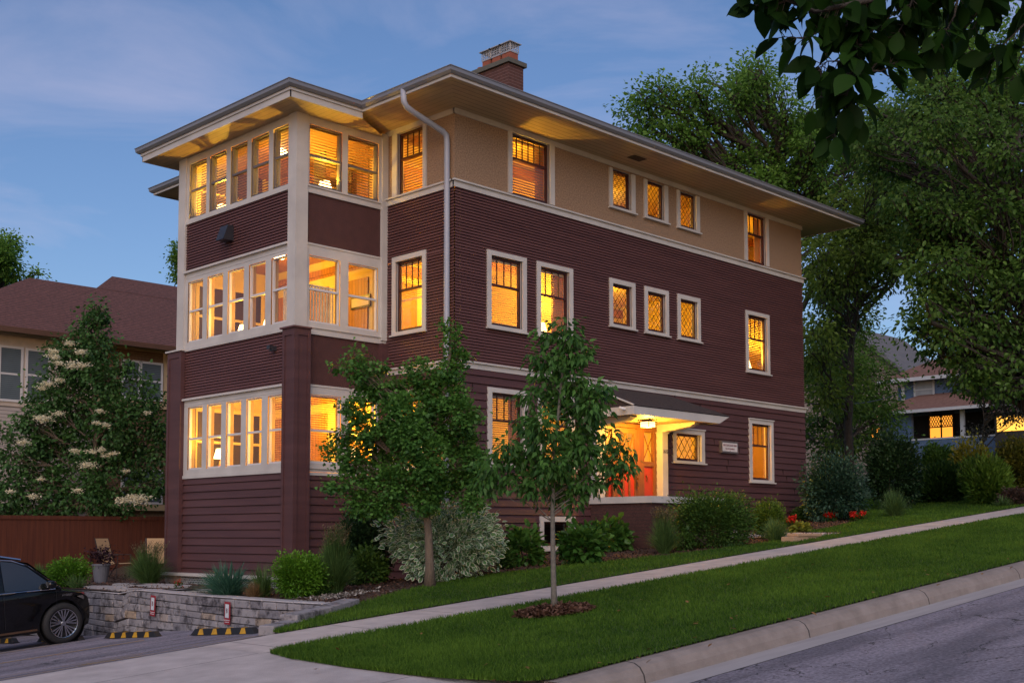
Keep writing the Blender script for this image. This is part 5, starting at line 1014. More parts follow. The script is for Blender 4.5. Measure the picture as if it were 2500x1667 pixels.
# lit window house at the far right
wq = at(2470, 1033, 70); fr = thing('far_house', 'house almost wholly hidden by hedges at the right edge, one bright yellow window', 'house', (float(wq[0]), float(wq[1]), 4))
mb = MB(); mb.box(wq[0], wq[0] + 6, wq[1] - 5, wq[1] + 1.0, 2.5, wq[2] + .7); mb.build('wall', mat('far_wall', (.02, .022, .025), .9), fr); mb = MB(); mb.poly([(wq[0] - .4, wq[1] + 1.3, wq[2] + .65), (wq[0] - .4, wq[1] - 5.5, wq[2] + .65), (wq[0] + 3, wq[1] - 4, wq[2] + 1.6), (wq[0] + 3, wq[1] + 0, wq[2] + 1.6)]); mb.build('roof', M_rroof, fr)
mb = MB(); mb.box(wq[0] - .06, wq[0], wq[1] - .9, wq[1] + .85, wq[2] - .45, wq[2] + .45); mb.build('window', emat('lit_room_yellow', (1, .50, .07), 1.0), fr)
# grey shingled house between the trees
gq = at(2140, 1010, 95); gh_ = thing('shingled_house', 'grey brown shingled gable house half hidden between the tree and the blue house', 'house', (float(gq[0]), float(gq[1]), 4.5))
M_gsh = mat('grey_shingle_wall', (.20, .16, .13), .9, col2=(.28, .22, .18), scale=6); lines_on(M_gsh, 'Z', .42, .08, (.09, .07, .06)); y1_ = float(PX(2108, 1010, gq[0])[1]); y0_ = float(PX(2215, 1010, gq[0])[1]); zg_ = float(PX(2140, 925, gq[0])[2]); zk = float(PX(2150, 880, gq[0])[2])
mb = MB(); y1_ += 6; mb.box(gq[0], gq[0] + 9, y0_, y1_, 2.5, zg_); mb.prism([(gq[0], y0_, zg_), (gq[0], y1_, zg_), (gq[0], (y0_ + y1_) / 2, zk + 2.5)], (9, 0, 0)); mb.build('wall', M_gsh, gh_)
mb = MB(); ym = (y0_ + y1_) / 2; mb.prism([(gq[0] - .6, y0_ - .8, zg_ - .5), (gq[0] - .6, ym, zk + 2.8), (gq[0] - .6, ym, zk + 3.1), (gq[0] - .6, y0_ - .8, zg_ - .2)], (10, 0, 0)); mb.prism([(gq[0] - .6, y1_ + .8, zg_ - .5), (gq[0] - .6, ym, zk + 2.8), (gq[0] - .6, ym, zk + 3.1), (gq[0] - .6, y1_ + .8, zg_ - .2)], (10, 0, 0)); mb.build('roof', mat('grey_roof', (.12, .12, .13), .9), gh_)
for (px, py, m_) in ((2143, 1003, M_ltrim), (2140, 1060, M_lit)):
    A = PX(px, py, gq[0]); mb = MB(); mb.box(gq[0] - .1, gq[0], A[1] - .45, A[1] + .45, A[2] - .6, A[2] + .6, 0); w_ = mb.build('window', M_ltrim, gh_); mb = MB(); mb.box(gq[0] - .13, gq[0] - .1, A[1] - .34, A[1] + .34, A[2] - .48, A[2] + .48); mb.build('pane', m_ if m_ is M_lit else emat('dim_room', (1, .5, .3), .35), w_)
# overhead cable
A = at(1975, 985, 42); B = PX(2240, 935, bx0); pts = [A + (B - A) * t - np.array([0, 0, 1.2 * 4 * t * (1 - t) * .4]) for t in np.linspace(0, 1, 14)]; mb = MB(); mb.tube(pts, .022, 5); tag(mb.build('overhead_cable', M_blk, None, origin=tuple(A)), 'thin black service cable running to the blue house', 'cable')
# stone step by the path
c = gp(1973, 1320); mb = MB(); mb.box(5.75, 6.9, -4.25, -3.95, float(base(6.3)) - .2, float(base(6.3)) + .10); mb.box(5.9, 6.88, -4.27, -4.0, float(base(6.3)) + .103, float(base(6.3)) + .17); tag(mb.build('edging_stone', mat('tan_stone', (.34, .22, .14), .9, col2=(.45, .31, .20), scale=5, bump=.4), None, origin=(6.3, -4.1, 0), bevel=.015), 'tan stone edging course beside the path, below the yellow green leaves', 'stone')
# ================================================================= PLANTS
M_bark = mat('bark', (.10, .075, .055), .95, col2=(.19, .145, .105), scale=14, bump=1, bscale=40, stretch=(4, 4, .6)); M_bark2 = mat('young_bark', (.11, .10, .085), .9, col2=(.18, .165, .14), scale=20, bump=.4)
M_bark3 = mat('dark_bark', (.03, .024, .02), .95, col2=(.06, .05, .04), scale=8, bump=.8)
def rdir(g, n): v = g.normal(0, 1, (n, 3)); return v / np.linalg.norm(v, axis=1)[:, None]
def in_ball(g, n, c, r, k=.45): return np.array(c) + rdir(g, n) * (g.uniform(0, 1, n) ** k)[:, None] * np.array(r)
def limb(mb, a, b, r0, r1, g, wob=.06, n=5, m=5, sag=0.0):
    a = np.array(a, float); b = np.array(b, float); L = np.linalg.norm(b - a); pts = []
    for i in range(n + 1):
        t = i / n; p = a + (b - a) * t + (g.normal(0, wob * L, 3) if 0 < i < n else 0); p = p + np.array([0, 0, sag * L * 4 * t * (1 - t)]); pts.append(p)
    mb.tube(pts, [r0 + (r1 - r0) * i / n for i in range(n + 1)], m, cap=False); return pts
def tree(name, label, cat, foot, top, tr, lobes, twigs, per, rad, size, kind, m, bark, seed, droop=.4, group=None, flat=.5, clump=.35, tmin=.35, wid=1.0, trunk_pts=None, tsz=.5, z1=None, lr=.32):
    """foot/top: trunk ends; lobes: (centre, radii); every lobe gets twigs, every twig a spray of leaves"""
    g = np.random.default_rng(seed); t = thing(name, label, cat, foot, group); foot = np.array(foot, float); top = np.array(top, float)
    tb = MB(); tp = trunk_pts or [foot + (top - foot) * i / 7 + (g.normal(0, tr * .5, 3) * [1, 1, 0] if 0 < i < 7 else 0) for i in range(8)]
    tp = [np.array(p, float) for p in tp]; K = len(tp); tb.tube(tp, [tr * (1.35 if i == 0 else 1) * (1 - .75 * i / (K - 1)) for i in range(K)], 10)
    vols = np.array([np.prod(np.array(r)) ** (2 / 3) for c, r in lobes]); nt = np.maximum(3, (twigs * vols / vols.sum()).astype(int)); P = []; R = []; Dd = []
    for (c, r), n in zip(lobes, nt):
        c = np.array(c, float); r = np.array(r, float) * np.ones(3)
        hd = math.hypot(c[0] - tp[-1][0], c[1] - tp[-1][1]); zl = z1 if z1 is not None else foot[2] + .3 * (top[2] - foot[2]); zs_ = min(max(zl, c[2] - .75 * hd), tp[-1][2] - .01); q_ = [i for i in range(K - 1) if tp[i][2] <= zs_ <= tp[i + 1][2]] or [K - 2]; i_ = q_[0]
        u_ = (zs_ - tp[i_][2]) / (tp[i_ + 1][2] - tp[i_][2] + 1e-6); s = tp[i_] + (tp[i_ + 1] - tp[i_]) * u_
        mid = limb(tb, s, c, tr * lr, tr * lr * .3, g, .04, 5, 6, .03); tw = in_ball(g, n, c, r, .5)
        for k in range(0, n, max(1, n // 14)): limb(tb, mid[g.integers(2, 6)], tw[k], tr * lr * .28, tr * lr * .08, g, .05, 3, 4)
        lf = g.integers(max(1, int(per * .4)), int(per * 1.6), n)
        for q, kk in zip(tw, lf):
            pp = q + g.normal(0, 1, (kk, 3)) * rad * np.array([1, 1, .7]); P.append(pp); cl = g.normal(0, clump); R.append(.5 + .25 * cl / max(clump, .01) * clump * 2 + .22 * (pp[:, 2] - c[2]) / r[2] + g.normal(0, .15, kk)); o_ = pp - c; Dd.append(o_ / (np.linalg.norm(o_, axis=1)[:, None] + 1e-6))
    tb.build('trunk', bark, t, smooth=True)
    scatter('crown', np.concatenate(P), size, kind, m, t, droop=droop, rnd=np.concatenate(R), flat=flat, dirs=np.concatenate(Dd) * .8, seed=seed, wid=wid); return t
def LB(px, py, dep, rpx, squash=1.0, deepen=1.0):
    c = at(px, py, dep); r = rpx * dep / F_PX; return (c, (r, r * deepen, r * squash))
# ---- ginkgo in front of the house corner
L_gink = leafmat('ginkgo_leaf', (.026, .095, .018), (.12, .28, .05), .35)
f0 = gp(1050, 1437); d0 = depth_of(f0)
lob = [LB(x, y, d0 + dz, r) for x, y, r, dz in [(1100, 800, 14, 0), (1108, 835, 20, 0), (1120, 875, 22, .1), (1090, 905, 30, .0), (865, 870, 16, -.2), (880, 905, 24, -.2), (920, 900, 18, .1), (830, 895, 14, -.3), (905, 950, 34, 0), (960, 960, 34, .2), (1020, 900, 22, 0), (1035, 945, 38, .2), (1090, 970, 44, 0), (1130, 1010, 36, -.2), (985, 1015, 55, -.3), (1060, 1040, 58, .2), (860, 1000, 26, -.2), (895, 1045, 40, -.2), (840, 1060, 22, .1), (950, 1090, 55, .3), (1040, 1120, 55, -.3), (1120, 1085, 44, .2), (1160, 1120, 36, 0), (860, 1115, 36, 0), (830, 1180, 26, -.2), (900, 1170, 44, .1), (970, 1180, 46, -.2), (1050, 1190, 46, 0), (1120, 1175, 40, .2), (1180, 1180, 26, .1), (1150, 1225, 26, -.1), (880, 1225, 34, 0), (950, 1235, 36, -.1), (1040, 1225, 26, -.2), (800, 1100, 14, 0), (1000, 1065, 46, -.5)]]
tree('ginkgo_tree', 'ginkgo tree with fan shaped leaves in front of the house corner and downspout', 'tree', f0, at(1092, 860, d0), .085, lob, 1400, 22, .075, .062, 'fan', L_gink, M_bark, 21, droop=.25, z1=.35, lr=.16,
     trunk_pts=[f0, at(1049, 1380, d0), at(1046, 1300, d0), at(1040, 1240, d0), at(1045, 1150, d0), at(1060, 1060, d0), at(1085, 960, d0), at(1100, 850, d0)])
# ---- young street tree with pinnate leaves on the tree lawn
L_pin = leafmat('pinnate_leaf', (.022, .075, .016), (.11, .26, .05), .4)
f1 = gp(1354, 1503); d1 = depth_of(f1)
lob = [LB(x, y, d1 + dz, r) for x, y, r, dz in [(1385, 795, 20, 0), (1340, 822, 20, .1), (1395, 830, 30, 0), (1320, 870, 26, 0), (1370, 880, 42, .1), (1420, 865, 24, 0), (1400, 930, 34, -.1), (1340, 925, 34, .1), (1450, 955, 30, 0), (1480, 940, 18, -.2), (1300, 970, 26, 0), (1370, 985, 46, .2), (1440, 1000, 40, -.1), (1280, 1030, 28, .2), (1330, 1050, 46, -.2), (1400, 1060, 52, .2), (1240, 1090, 30, 0), (1290, 1110, 42, .1), (1200, 1140, 26, 0), (1350, 1130, 52, -.2), (1430, 1110, 40, -.1), (1480, 1075, 24, .2), (1500, 1125, 26, 0), (1530, 1140, 20, -.1), (1185, 1185, 24, 0), (1240, 1170, 32, .1), (1300, 1180, 38, -.1), (1370, 1190, 36, .2), (1430, 1180, 32, 0), (1490, 1170, 22, .1), (1520, 1100, 14, .1), (1400, 1215, 22, 0)]]
tree('young_street_tree', 'slim young tree with drooping leaflets standing in a mulch ring on the tree lawn', 'tree', f1, at(1372, 830, d1), .042, [(c, tuple(v * .86 for v in r)) for c, r in lob], 380, 15, .085, .112, 'lance', L_pin, M_bark2, 22, droop=.8, z1=.15, lr=.2, wid=1.35,
     trunk_pts=[f1, at(1352, 1440, d1), at(1350, 1340, d1), at(1349, 1240, d1), at(1352, 1130, d1), at(1362, 1020, d1), at(1372, 920, d1), at(1380, 820, d1)])
g = np.random.default_rng(5); n = 2600; a = g.uniform(0, 6.28, n); r = np.sqrt(g.uniform(0, 1, n)); P = np.stack([f1[0] + .62 * r * np.cos(a), f1[1] + .42 * r * np.sin(a), np.zeros(n)], 1); P[:, 2] = base(P[:, 0]) + .05 + .07 * (1 - r) + g.uniform(0, .03, n)
chips('mulch_ring', P, .06, M_chip, 9)
# ---- flowering tree lilac at left
L_lil = leafmat('lilac_leaf', (.024, .075, .020), (.09, .20, .05), .3)
f2 = np.array(gp(222, 1397)); d2 = depth_of(f2)
lob = [LB(x, y, d2 + dz, r) for x, y, r, dz in [(238, 745, 16, 0), (232, 790, 32, 0), (215, 830, 38, .2), (250, 850, 38, -.2), (150, 860, 34, 0), (200, 900, 60, .3), (265, 930, 52, -.3), (130, 930, 40, .2), (300, 890, 22, 0), (340, 920, 22, .3), (110, 990, 50, -.2), (190, 1000, 70, .4), (290, 1020, 64, -.4), (360, 980, 40, .2), (385, 1040, 34, 0), (70, 1030, 32, -.3), (120, 1080, 60, .2), (220, 1100, 75, .4), (330, 1110, 60, .3), (395, 1110, 28, 0), (30, 1110, 40, -.4), (30, 1190, 52, -.5), (90, 1160, 50, .2), (150, 1190, 56, 0), (240, 1200, 56, -.3), (340, 1190, 46, .2), (390, 1180, 26, 0), (10, 1250, 36, -.3), (80, 1250, 44, -.2), (150, 1270, 40, .1), (60, 1300, 26, -.2), (140, 1310, 20, 0), (300, 1250, 24, .1), (260, 1270, 22, 0), (5, 1060, 20, 0)]]
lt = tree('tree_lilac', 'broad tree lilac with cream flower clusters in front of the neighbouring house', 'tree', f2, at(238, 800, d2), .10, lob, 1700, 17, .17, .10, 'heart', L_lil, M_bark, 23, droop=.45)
M_fl = leafmat('cream_flower', (.70, .62, .40), (1, .94, .72), .4)
g = np.random.default_rng(6)
for (x, y, w_) in [(170, 838, 12), (130, 857, 12), (137, 873, 11), (122, 868, 10), (198, 860, 14), (178, 892, 17), (205, 893, 12), (143, 887, 10), (118, 938, 15), (103, 948, 10), (144, 1010, 12), (108, 1022, 18), (98, 1020, 10), (56, 1080, 14), (185, 1100, 10), (225, 1103, 11), (248, 1098, 12), (277, 1107, 10), (257, 1113, 9), (214, 1135, 18), (82, 1212, 12), (190, 1197, 11), (243, 1003, 10), (260, 1038, 10), (235, 1032, 9), (300, 1222, 16), (340, 1218, 24), (320, 1214, 14), (100, 1170, 8), (145, 928, 10), (360, 1008, 8), (308, 1150, 8), (25, 1200, 8)]:
    c = at(x, y, d2 - 1.8 - .4 * g.uniform()); rr = 1.05 * w_ * d2 / F_PX; nfl = int(110 * (w_ / 10) ** 1.4); P = c + g.normal(0, 1, (nfl, 3)) * np.array([rr * .5, rr * .5, rr * .22]); scatter('blossoms', P, .055, 'oval', M_fl, lt, droop=-.2, flat=.2, seed=int(x), wid=.8)
# ---- background trees
L_bg1 = leafmat('maple_leaf', (.045, .12, .018), (.20, .38, .06), .5); L_bg2 = leafmat('dark_tree_leaf', (.028, .085, .012), (.15, .27, .05), .5); L_bg3 = leafmat('olive_leaf', (.055, .11, .014), (.23, .33, .05), .5)
def poly_lobes(poly, dep, spread, rpx, n, seed, squash=.8):
    g = np.random.default_rng(seed); poly = np.array(poly, float); lo, hi = poly.min(0), poly.max(0); L = []; tries = 0
    while len(L) < n and tries < 5000:
        tries += 1; p = lo + (hi - lo) * g.uniform(0, 1, 2); ins = False; j = len(poly) - 1
        for i in range(len(poly)):
            if (poly[i][1] > p[1]) != (poly[j][1] > p[1]) and p[0] < (poly[j][0] - poly[i][0]) * (p[1] - poly[i][1]) / (poly[j][1] - poly[i][1]) + poly[i][0]: ins = not ins
            j = i
        if ins and all(np.hypot(*(p - q)) > rpx * .5 for q, _ in L): L.append((p, 1))
    return [LB(p[0], p[1], dep + g.uniform(-spread, spread), rpx * g.uniform(.7, 1.25), squash) for p, _ in L]
GZ = lambda px, py, d: (lambda p: np.array([p[0], p[1], float(base(p[0])) - .2]))(at(px, py, d))
lob = poly_lobes([(1545, 250), (1600, 215), (1700, 190), (1790, 175), (1860, 160), (1960, 260), (2060, 330), (2160, 330), (2180, 560), (2100, 610), (1980, 560), (1900, 520), (1760, 450), (1640, 400), (1560, 350)], 52, 3.2, 46, 62, 31)
lob += [LB(1850, 155, 52, 22), LB(1868, 185, 52, 28), LB(1535, 270, 52, 22), LB(1560, 225, 52, 20), LB(1720, 200, 52, 26), LB(1800, 215, 52, 30), LB(1640, 215, 52, 24), LB(1545, 330, 52, 18)]
tree('maple_tree', 'tall green tree rising behind the middle of the house roof', 'tree', GZ(1900, 900, 52), at(1900, 330, 52), .45, lob, 1250, 26, .33, .18, 'oval', L_bg1, M_bark3, 32, droop=.3, group='trees behind the house', tsz=1)
lob = poly_lobes([(2060, 480), (2150, 420), (2300, 420), (2420, 520), (2300, 600), (2150, 650), (2085, 740), (2075, 900), (2090, 1060), (1990, 1100), (1975, 700), (1985, 560)], 46, 3.5, 50, 56, 33)
lob += [LB(2140, 700, 46, 38), LB(2120, 650, 47, 38), LB(2185, 665, 45, 34), LB(2150, 590, 46, 40), LB(2100, 740, 46, 34)]
tree('olive_tree', 'leafy tree with hanging yellow green branches beside the right end of the house', 'tree', GZ(2060, 1150, 46), at(2100, 560, 46), .2, lob, 900, 24, .33, .17, 'oval', L_bg3, M_bark3, 34, droop=.6, group='trees behind the house')
lob = poly_lobes([(2110, 290), (2260, 230), (2500, 180), (2600, 250), (2620, 900), (2450, 920), (2380, 880), (2260, 780), (2280, 690), (2200, 620), (2230, 520), (2140, 420)], 34, 4, 62, 80, 35)
lob += poly_lobes([(2210, 760), (2300, 720), (2480, 800), (2520, 960), (2440, 960), (2330, 900), (2240, 850)], 31, 2, 40, 22, 36)
tree('dark_street_tree', 'large dark green tree filling the upper right, its boughs over the blue house', 'tree', GZ(2620, 1200, 34), at(2480, 420, 34), .38, lob, 1750, 28, .25, .14, 'oval', L_bg2, M_bark3, 37, droop=.5, group='trees behind the house')
lob = poly_lobes([(2290, 20), (2420, 0), (2520, 40), (2520, 260), (2330, 330), (2150, 400), (2120, 330), (2230, 190)], 40, 3, 46, 34, 38)
tree('pale_tree', 'loose pale green tree crown behind the overhanging foreground branch', 'tree', GZ(2560, 1200, 40), at(2460, 260, 40), .3, lob, 620, 22, .33, .16, 'oval', L_bg1, M_bark3, 39, droop=.3, group='trees behind the house')
lob = poly_lobes([(-80, 560), (0, 575), (50, 620), (75, 665), (60, 700), (-80, 720)], 62, 2, 26, 16, 40); lob += [LB(95, 665, 62, 7), LB(85, 670, 62, 7), LB(20, 590, 62, 22)]
tree('left_round_tree', 'round green treetop behind the brown roof at the left edge', 'tree', GZ(-30, 1000, 62), at(0, 640, 62), .3, lob, 480, 24, .3, .18, 'oval', L_bg1, M_bark3, 41, group='trees behind the house')
D.objects['left_round_tree'].name = 'round_tree'
lob = [LB(x, y, 60, r) for x, y, r in [(438, 602, 9), (436, 625, 11), (444, 650, 11), (438, 675, 9), (452, 640, 16)]]
tree('cypress_tree', 'small green treetop showing just left of the sun room corner', 'tree', GZ(450, 1000, 60), at(448, 640, 60), .2, lob, 120, 26, .22, .14, 'oval', L_bg1, M_bark3, 42, group='trees behind the house')
# distant hedge/wood line closing the view at right and left
lob = poly_lobes([(1965, 700), (2060, 700), (2130, 880), (2180, 1000), (2180, 1120), (1965, 1120)], 66, 6, 50, 26, 43)
tree('bright_thicket_tree', 'brighter green tree low between the house end and the shingled house', 'tree', GZ(2060, 1150, 66), at(2040, 900, 66), .3, lob, 900, 22, .42, .2, 'oval', leafmat('bright_leaf', (.035, .085, .012), (.12, .24, .035), .45), M_bark3, 44, group='trees behind the house')
# ---- overhanging branch close to the camera
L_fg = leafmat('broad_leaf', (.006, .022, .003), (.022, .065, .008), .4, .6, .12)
g = np.random.default_rng(50); fb_ = thing('overhanging_branch', 'dark leafy branch with big oval leaves hanging in from the top right', 'branch', at(2700, -250, 5.2)); tb = MB(); P = []; Dr = []; SZ = []
def spray(path, dep, r0, every=.05, dens=1.0, sc=1.0):
    pts = [at(x, y, dep + dz) for x, y, dz in path]; tb.tube(pts, [r0 * (1 - .75 * i / (len(pts) - 1)) for i in range(len(pts))], 6)
    for a_, b_ in zip(pts[:-1], pts[1:]):
        L = np.linalg.norm(b_ - a_); n = max(1, int(L / every * dens)); t = (b_ - a_) / L
        for k in range(n):
            q = a_ + (b_ - a_) * g.uniform(); side = g.normal(0, 1, 3); side -= t * side.dot(t); side /= np.linalg.norm(side); q2 = q + side * .03 + t * .02; tb.tube([q, q2], .0018, 4, cap=False); P.append(q2); Dr.append(t * .45 + side * .9 + np.array([0, 0, -.55]))
D0 = 4.6
for path, r0, dn in [([(2900, -330, 0), (2600, -160, 0), (2350, -60, 0), (2130, 0, 0), (1990, 30, 0), (1830, -40, 0)], .022, 1.0), ([(2130, -20, 0), (2100, 60, .05), (2090, 130, 0), (2080, 200, -.1), (2050, 270, 0), (2035, 340, 0)], .008, 1.5), ([(2090, 60, 0), (2020, 70, .1), (1960, 95, 0), (1910, 90, 0)], .005, 1.3), ([(2085, 150, 0), (2020, 150, .1), (1985, 185, 0)], .004, 1.4), ([(2085, 170, 0), (2150, 175, 0), (2210, 140, .1), (2290, 100, .1)], .005, 1.2), ([(2350, -60, 0), (2330, 40, 0), (2290, 110, 0)], .007, 1.7), ([(2240, -40, 0), (2210, 50, 0), (2180, 110, .1)], .006, 1.7), ([(2100, -60, .1), (1960, -10, 0), (1870, 20, 0), (1850, 0, .1)], .006, 1.3), ([(2600, -160, .2), (2530, 0, .2), (2500, 120, .2), (2470, 190, .2)], .008, 1.1), ([(2500, 60, .2), (2440, 120, .2), (2400, 210, .2)], .004, 1.1), ([(2400, -60, .1), (2390, 20, .1), (2370, 60, .1)], .006, 1.8), ([(2050, 200, 0), (2010, 230, .05), (1985, 250, 0)], .003, 1.3), ([(2100, 100, 0), (2150, 60, .1), (2200, 20, .1), (2280, 10, 0)], .004, 1.6), ([(2060, 250, 0), (2100, 270, .1)], .003, 1.3), ([(2600, -160, .3), (2420, -20, .3), (2330, 60, .3), (2260, 60, .3)], .006, 1.3), ([(2450, -60, .2), (2380, 60, .3), (2350, 130, .3)], .004, 1.4), ([(2200, -60, .2), (2150, 20, .2), (2050, 30, .2), (1980, 10, .2)], .004, 1.3)]:
    spray(path, D0, r0, .019, dn)
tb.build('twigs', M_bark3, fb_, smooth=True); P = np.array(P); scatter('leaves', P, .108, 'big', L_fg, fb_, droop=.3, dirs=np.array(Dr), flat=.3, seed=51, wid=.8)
# ---- shrubs and perennials
def shrub(name, label, x0, x1, ytop, ybase, size, kind, m, n, seed, cat='shrub', lobes=7, group=None, droop=.2, k=.18, deep=.9, dz=0, wid=1.0, flat=.5, wood=True, f=None):
    """mound of leaves standing on the ground at photo column (x0+x1)/2"""
    g = np.random.default_rng(seed); f = np.array(gp((x0 + x1) / 2, ybase)) if f is None else f; dep = depth_of(f) ; W = (x1 - x0) * dep / F_PX / 2; Hh = (ybase - ytop) * dep / F_PX
    hv = (f - CAM) * np.array([1, 1, 0]); f = f + hv / np.linalg.norm(hv) * (W * deep * .75 + dz); f[2] = H(f[0], f[1]); t = thing(name, label, cat, f, group)
    rt = RT * np.array([1, 1, 0]); rt = rt / np.linalg.norm(rt); fw = np.array([rt[1] * -1, rt[0], 0]); P = []; R = []
    L = [((0, 0, Hh * .45), (W * .72, W * .72 * deep, Hh * .5))]
    for i in range(lobes): a = 2 * math.pi * i / lobes + g.uniform(-.3, .3); q = g.uniform(.45, .62); L.append(((W * q * math.cos(a), W * q * math.sin(a) * deep, Hh * g.uniform(.28, .66)), (W * g.uniform(.34, .46), W * .4, Hh * g.uniform(.26, .38))))
    for i, (c, r) in enumerate(L):
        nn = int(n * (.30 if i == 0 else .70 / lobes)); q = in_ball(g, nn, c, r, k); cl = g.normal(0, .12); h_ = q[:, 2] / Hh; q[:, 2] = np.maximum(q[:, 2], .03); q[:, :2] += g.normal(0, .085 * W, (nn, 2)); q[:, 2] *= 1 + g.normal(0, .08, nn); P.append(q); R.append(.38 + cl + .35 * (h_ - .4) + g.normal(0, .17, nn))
    P = np.concatenate(P); Wd = f + P[:, :1] * rt + P[:, 1:2] * fw + np.stack([0 * P[:, 0], 0 * P[:, 0], P[:, 2]], 1); cen = f + np.array([0, 0, Hh * .3]); dd = Wd - cen; dd /= np.linalg.norm(dd, axis=1)[:, None]
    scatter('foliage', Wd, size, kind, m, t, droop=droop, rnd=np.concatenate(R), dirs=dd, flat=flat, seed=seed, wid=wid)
    if wood:
        s = MB()
        for i in range(9): p = Wd[g.integers(0, len(Wd))]; s.tube([f + np.array([g.normal(0, .04), g.normal(0, .04), -.05]), (f + p) / 2 + g.normal(0, .05, 3), p], [.014, .010, .004], 5, cap=False)
        s.build('stems', M_bark3, t)
    return t
def clump(name, label, x0, x1, ytop, ybase, m, n, wd, seed, cat='ornamental grass', arch=.6, plume=None, group=None, up=1.0):
    g = np.random.default_rng(seed); f = np.array(gp((x0 + x1) / 2, ybase)); dep = depth_of(f); W = (x1 - x0) * dep / F_PX / 2; Hh = (ybase - ytop) * dep / F_PX; hv = (f - CAM) * np.array([1, 1, 0]); f = f + hv / np.linalg.norm(hv) * W * .4; f[2] = H(f[0], f[1]); t = thing(name, label, cat, f, group)
    a = g.uniform(0, 6.283, n); r = W * .30 * np.sqrt(g.uniform(0, 1, n)); B = f + np.stack([r * np.cos(a), r * np.sin(a), 0 * r], 1); sp = W * max(arch, 1.0) * g.uniform(.05, 1.15, n) ** .9; hh = Hh * (1.08 - .62 * (sp / (W + 1e-6)) ** 1.3) * g.uniform(.42, 1.08, n) ** .8 * up; a2 = a + g.normal(0, .5, n)
    ribbons('blades', B, np.stack([sp * np.cos(a2), sp * np.sin(a2), hh], 1), wd, m, t, seg=5, seed=seed)
    if plume is not None:
        k = 90; B2 = B[:k]; tip = np.stack([sp[:k] * .5 * np.cos(a2[:k]), sp[:k] * .5 * np.sin(a2[:k]), Hh * g.uniform(.85, 1.08, k)], 1); ribbons('stalks', B2, tip, wd * .5, m, t, seg=5, seed=seed + 1); P = []
        for b_, tt in zip(B2, tip):
            for s_ in np.linspace(.8, 1, 9): P.append(b_ + np.array([tt[0] * s_ ** 2, tt[1] * s_ ** 2, tt[2] * (s_ * 1.15 - .15 * s_ ** 3)]))
        scatter('plumes', np.array(P), .045, 'lance', plume, t, droop=-.8, seed=seed)
    return t
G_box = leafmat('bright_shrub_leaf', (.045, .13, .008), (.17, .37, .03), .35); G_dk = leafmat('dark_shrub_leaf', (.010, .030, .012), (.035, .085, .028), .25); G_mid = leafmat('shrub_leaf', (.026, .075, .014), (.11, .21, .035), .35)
G_var = leafmat('variegated_leaf', (.08, .20, .07), (.20, .36, .15), .3, edge=(.88, .92, .76)); G_hyd = leafmat('hydrangea_leaf', (.022, .085, .014), (.11, .24, .04), .35, .4); G_gold = leafmat('golden_leaf', (.10, .12, .012), (.42, .36, .04), .4)
G_gr = leafmat('tall_grass', (.035, .085, .020), (.14, .24, .07), .35); G_iris = leafmat('iris_leaf', (.028, .10, .062), (.09, .22, .14), .3); G_dry = leafmat('dry_grass', (.13, .075, .035), (.30, .19, .09), .3); G_pl = leafmat('plume', (.10, .085, .045), (.22, .18, .10), .3); G_red = leafmat('red_petal', (.35, .012, .008), (.75, .035, .02), .3); G_lime = leafmat('lime_leaf', (.12, .16, .02), (.32, .34, .06), .4)
shrub('spirea_bush', 'bright green mounded bush between the car and the flower pot', 108, 222, 1370, 1446, .05, 'oval', G_box, 5200, 61, group='bright green mounded bushes', k=.2, lobes=11)
clump('daylily_clump', 'grassy clump behind the bright bush near the parked car', 66, 130, 1372, 1420, G_gr, 260, .018, 62, group='grassy clumps near the car')
clump('daylily_clump', 'short grassy tuft in front of the flower pot', 150, 225, 1405, 1448, G_gr, 160, .014, 63, group='grassy clumps near the car')
clump('ornamental_grass', 'soft grey green grass mound between the patio chair and the corner pillar', 300, 425, 1328, 1430, G_gr, 1500, .010, 64, plume=G_pl, arch=.9)
clump('iris_clump', 'blue green iris clump with sword leaves behind the right parking sign', 468, 645, 1372, 1462, G_iris, 760, .022, 65, cat='flowers', arch=.95)
clump('dry_grass', 'tuft of dry tan grass beside the iris clump', 590, 650, 1415, 1464, G_dry, 420, .008, 66)
clump('ornamental_grass', 'thin green grass between the iris and the bright bush by the pillar', 595, 690, 1372, 1462, G_gr, 420, .012, 67)
shrub('spirea_bush', 'bright green mounded bush at the foot of the tall corner pillar', 664, 792, 1350, 1466, .048, 'oval', G_box, 8500, 68, group='bright green mounded bushes', k=.2, deep=.7, lobes=12)
def fern(label, px, py, n, L, seed, dz=0, dep=None):
    g = np.random.default_rng(seed); f = np.array(gp(px, py)); hv = (f - CAM) * np.array([1, 1, 0]); f = f + hv / np.linalg.norm(hv) * dz; f[2] = H(f[0], f[1]); t = thing('fern', label, 'fern', f, 'ferns by the house wall'); P = []; Dd = []; S = []
    for i in range(n):
        a = 2 * math.pi * i / n + g.uniform(-.3, .3); el = g.uniform(.8, 1.25)
        for s in np.linspace(.15, 1, 26):
            q = f + np.array([math.cos(a) * L * .75 * s ** 1.4, math.sin(a) * L * .75 * s ** 1.4, L * el * (s - .42 * s ** 2.5)]); sd = np.array([-math.sin(a), math.cos(a), 0])
            for sg in (-1, 1): P.append(q); Dd.append(sd * sg + np.array([math.cos(a), math.sin(a), 0]) * .3); S.append(math.sin(min(1, 1.15 - s) * 2.2) + .15)
    o = scatter('fronds', np.array(P), .13 * np.array(S).clip(.2, 1), 'lance', leafmat('fern_leaf', (.03, .09, .014), (.10, .22, .035), .4), t, droop=.1, dirs=np.array(Dd) * 2.5, flat=.8, seed=seed, wid=.8); return t
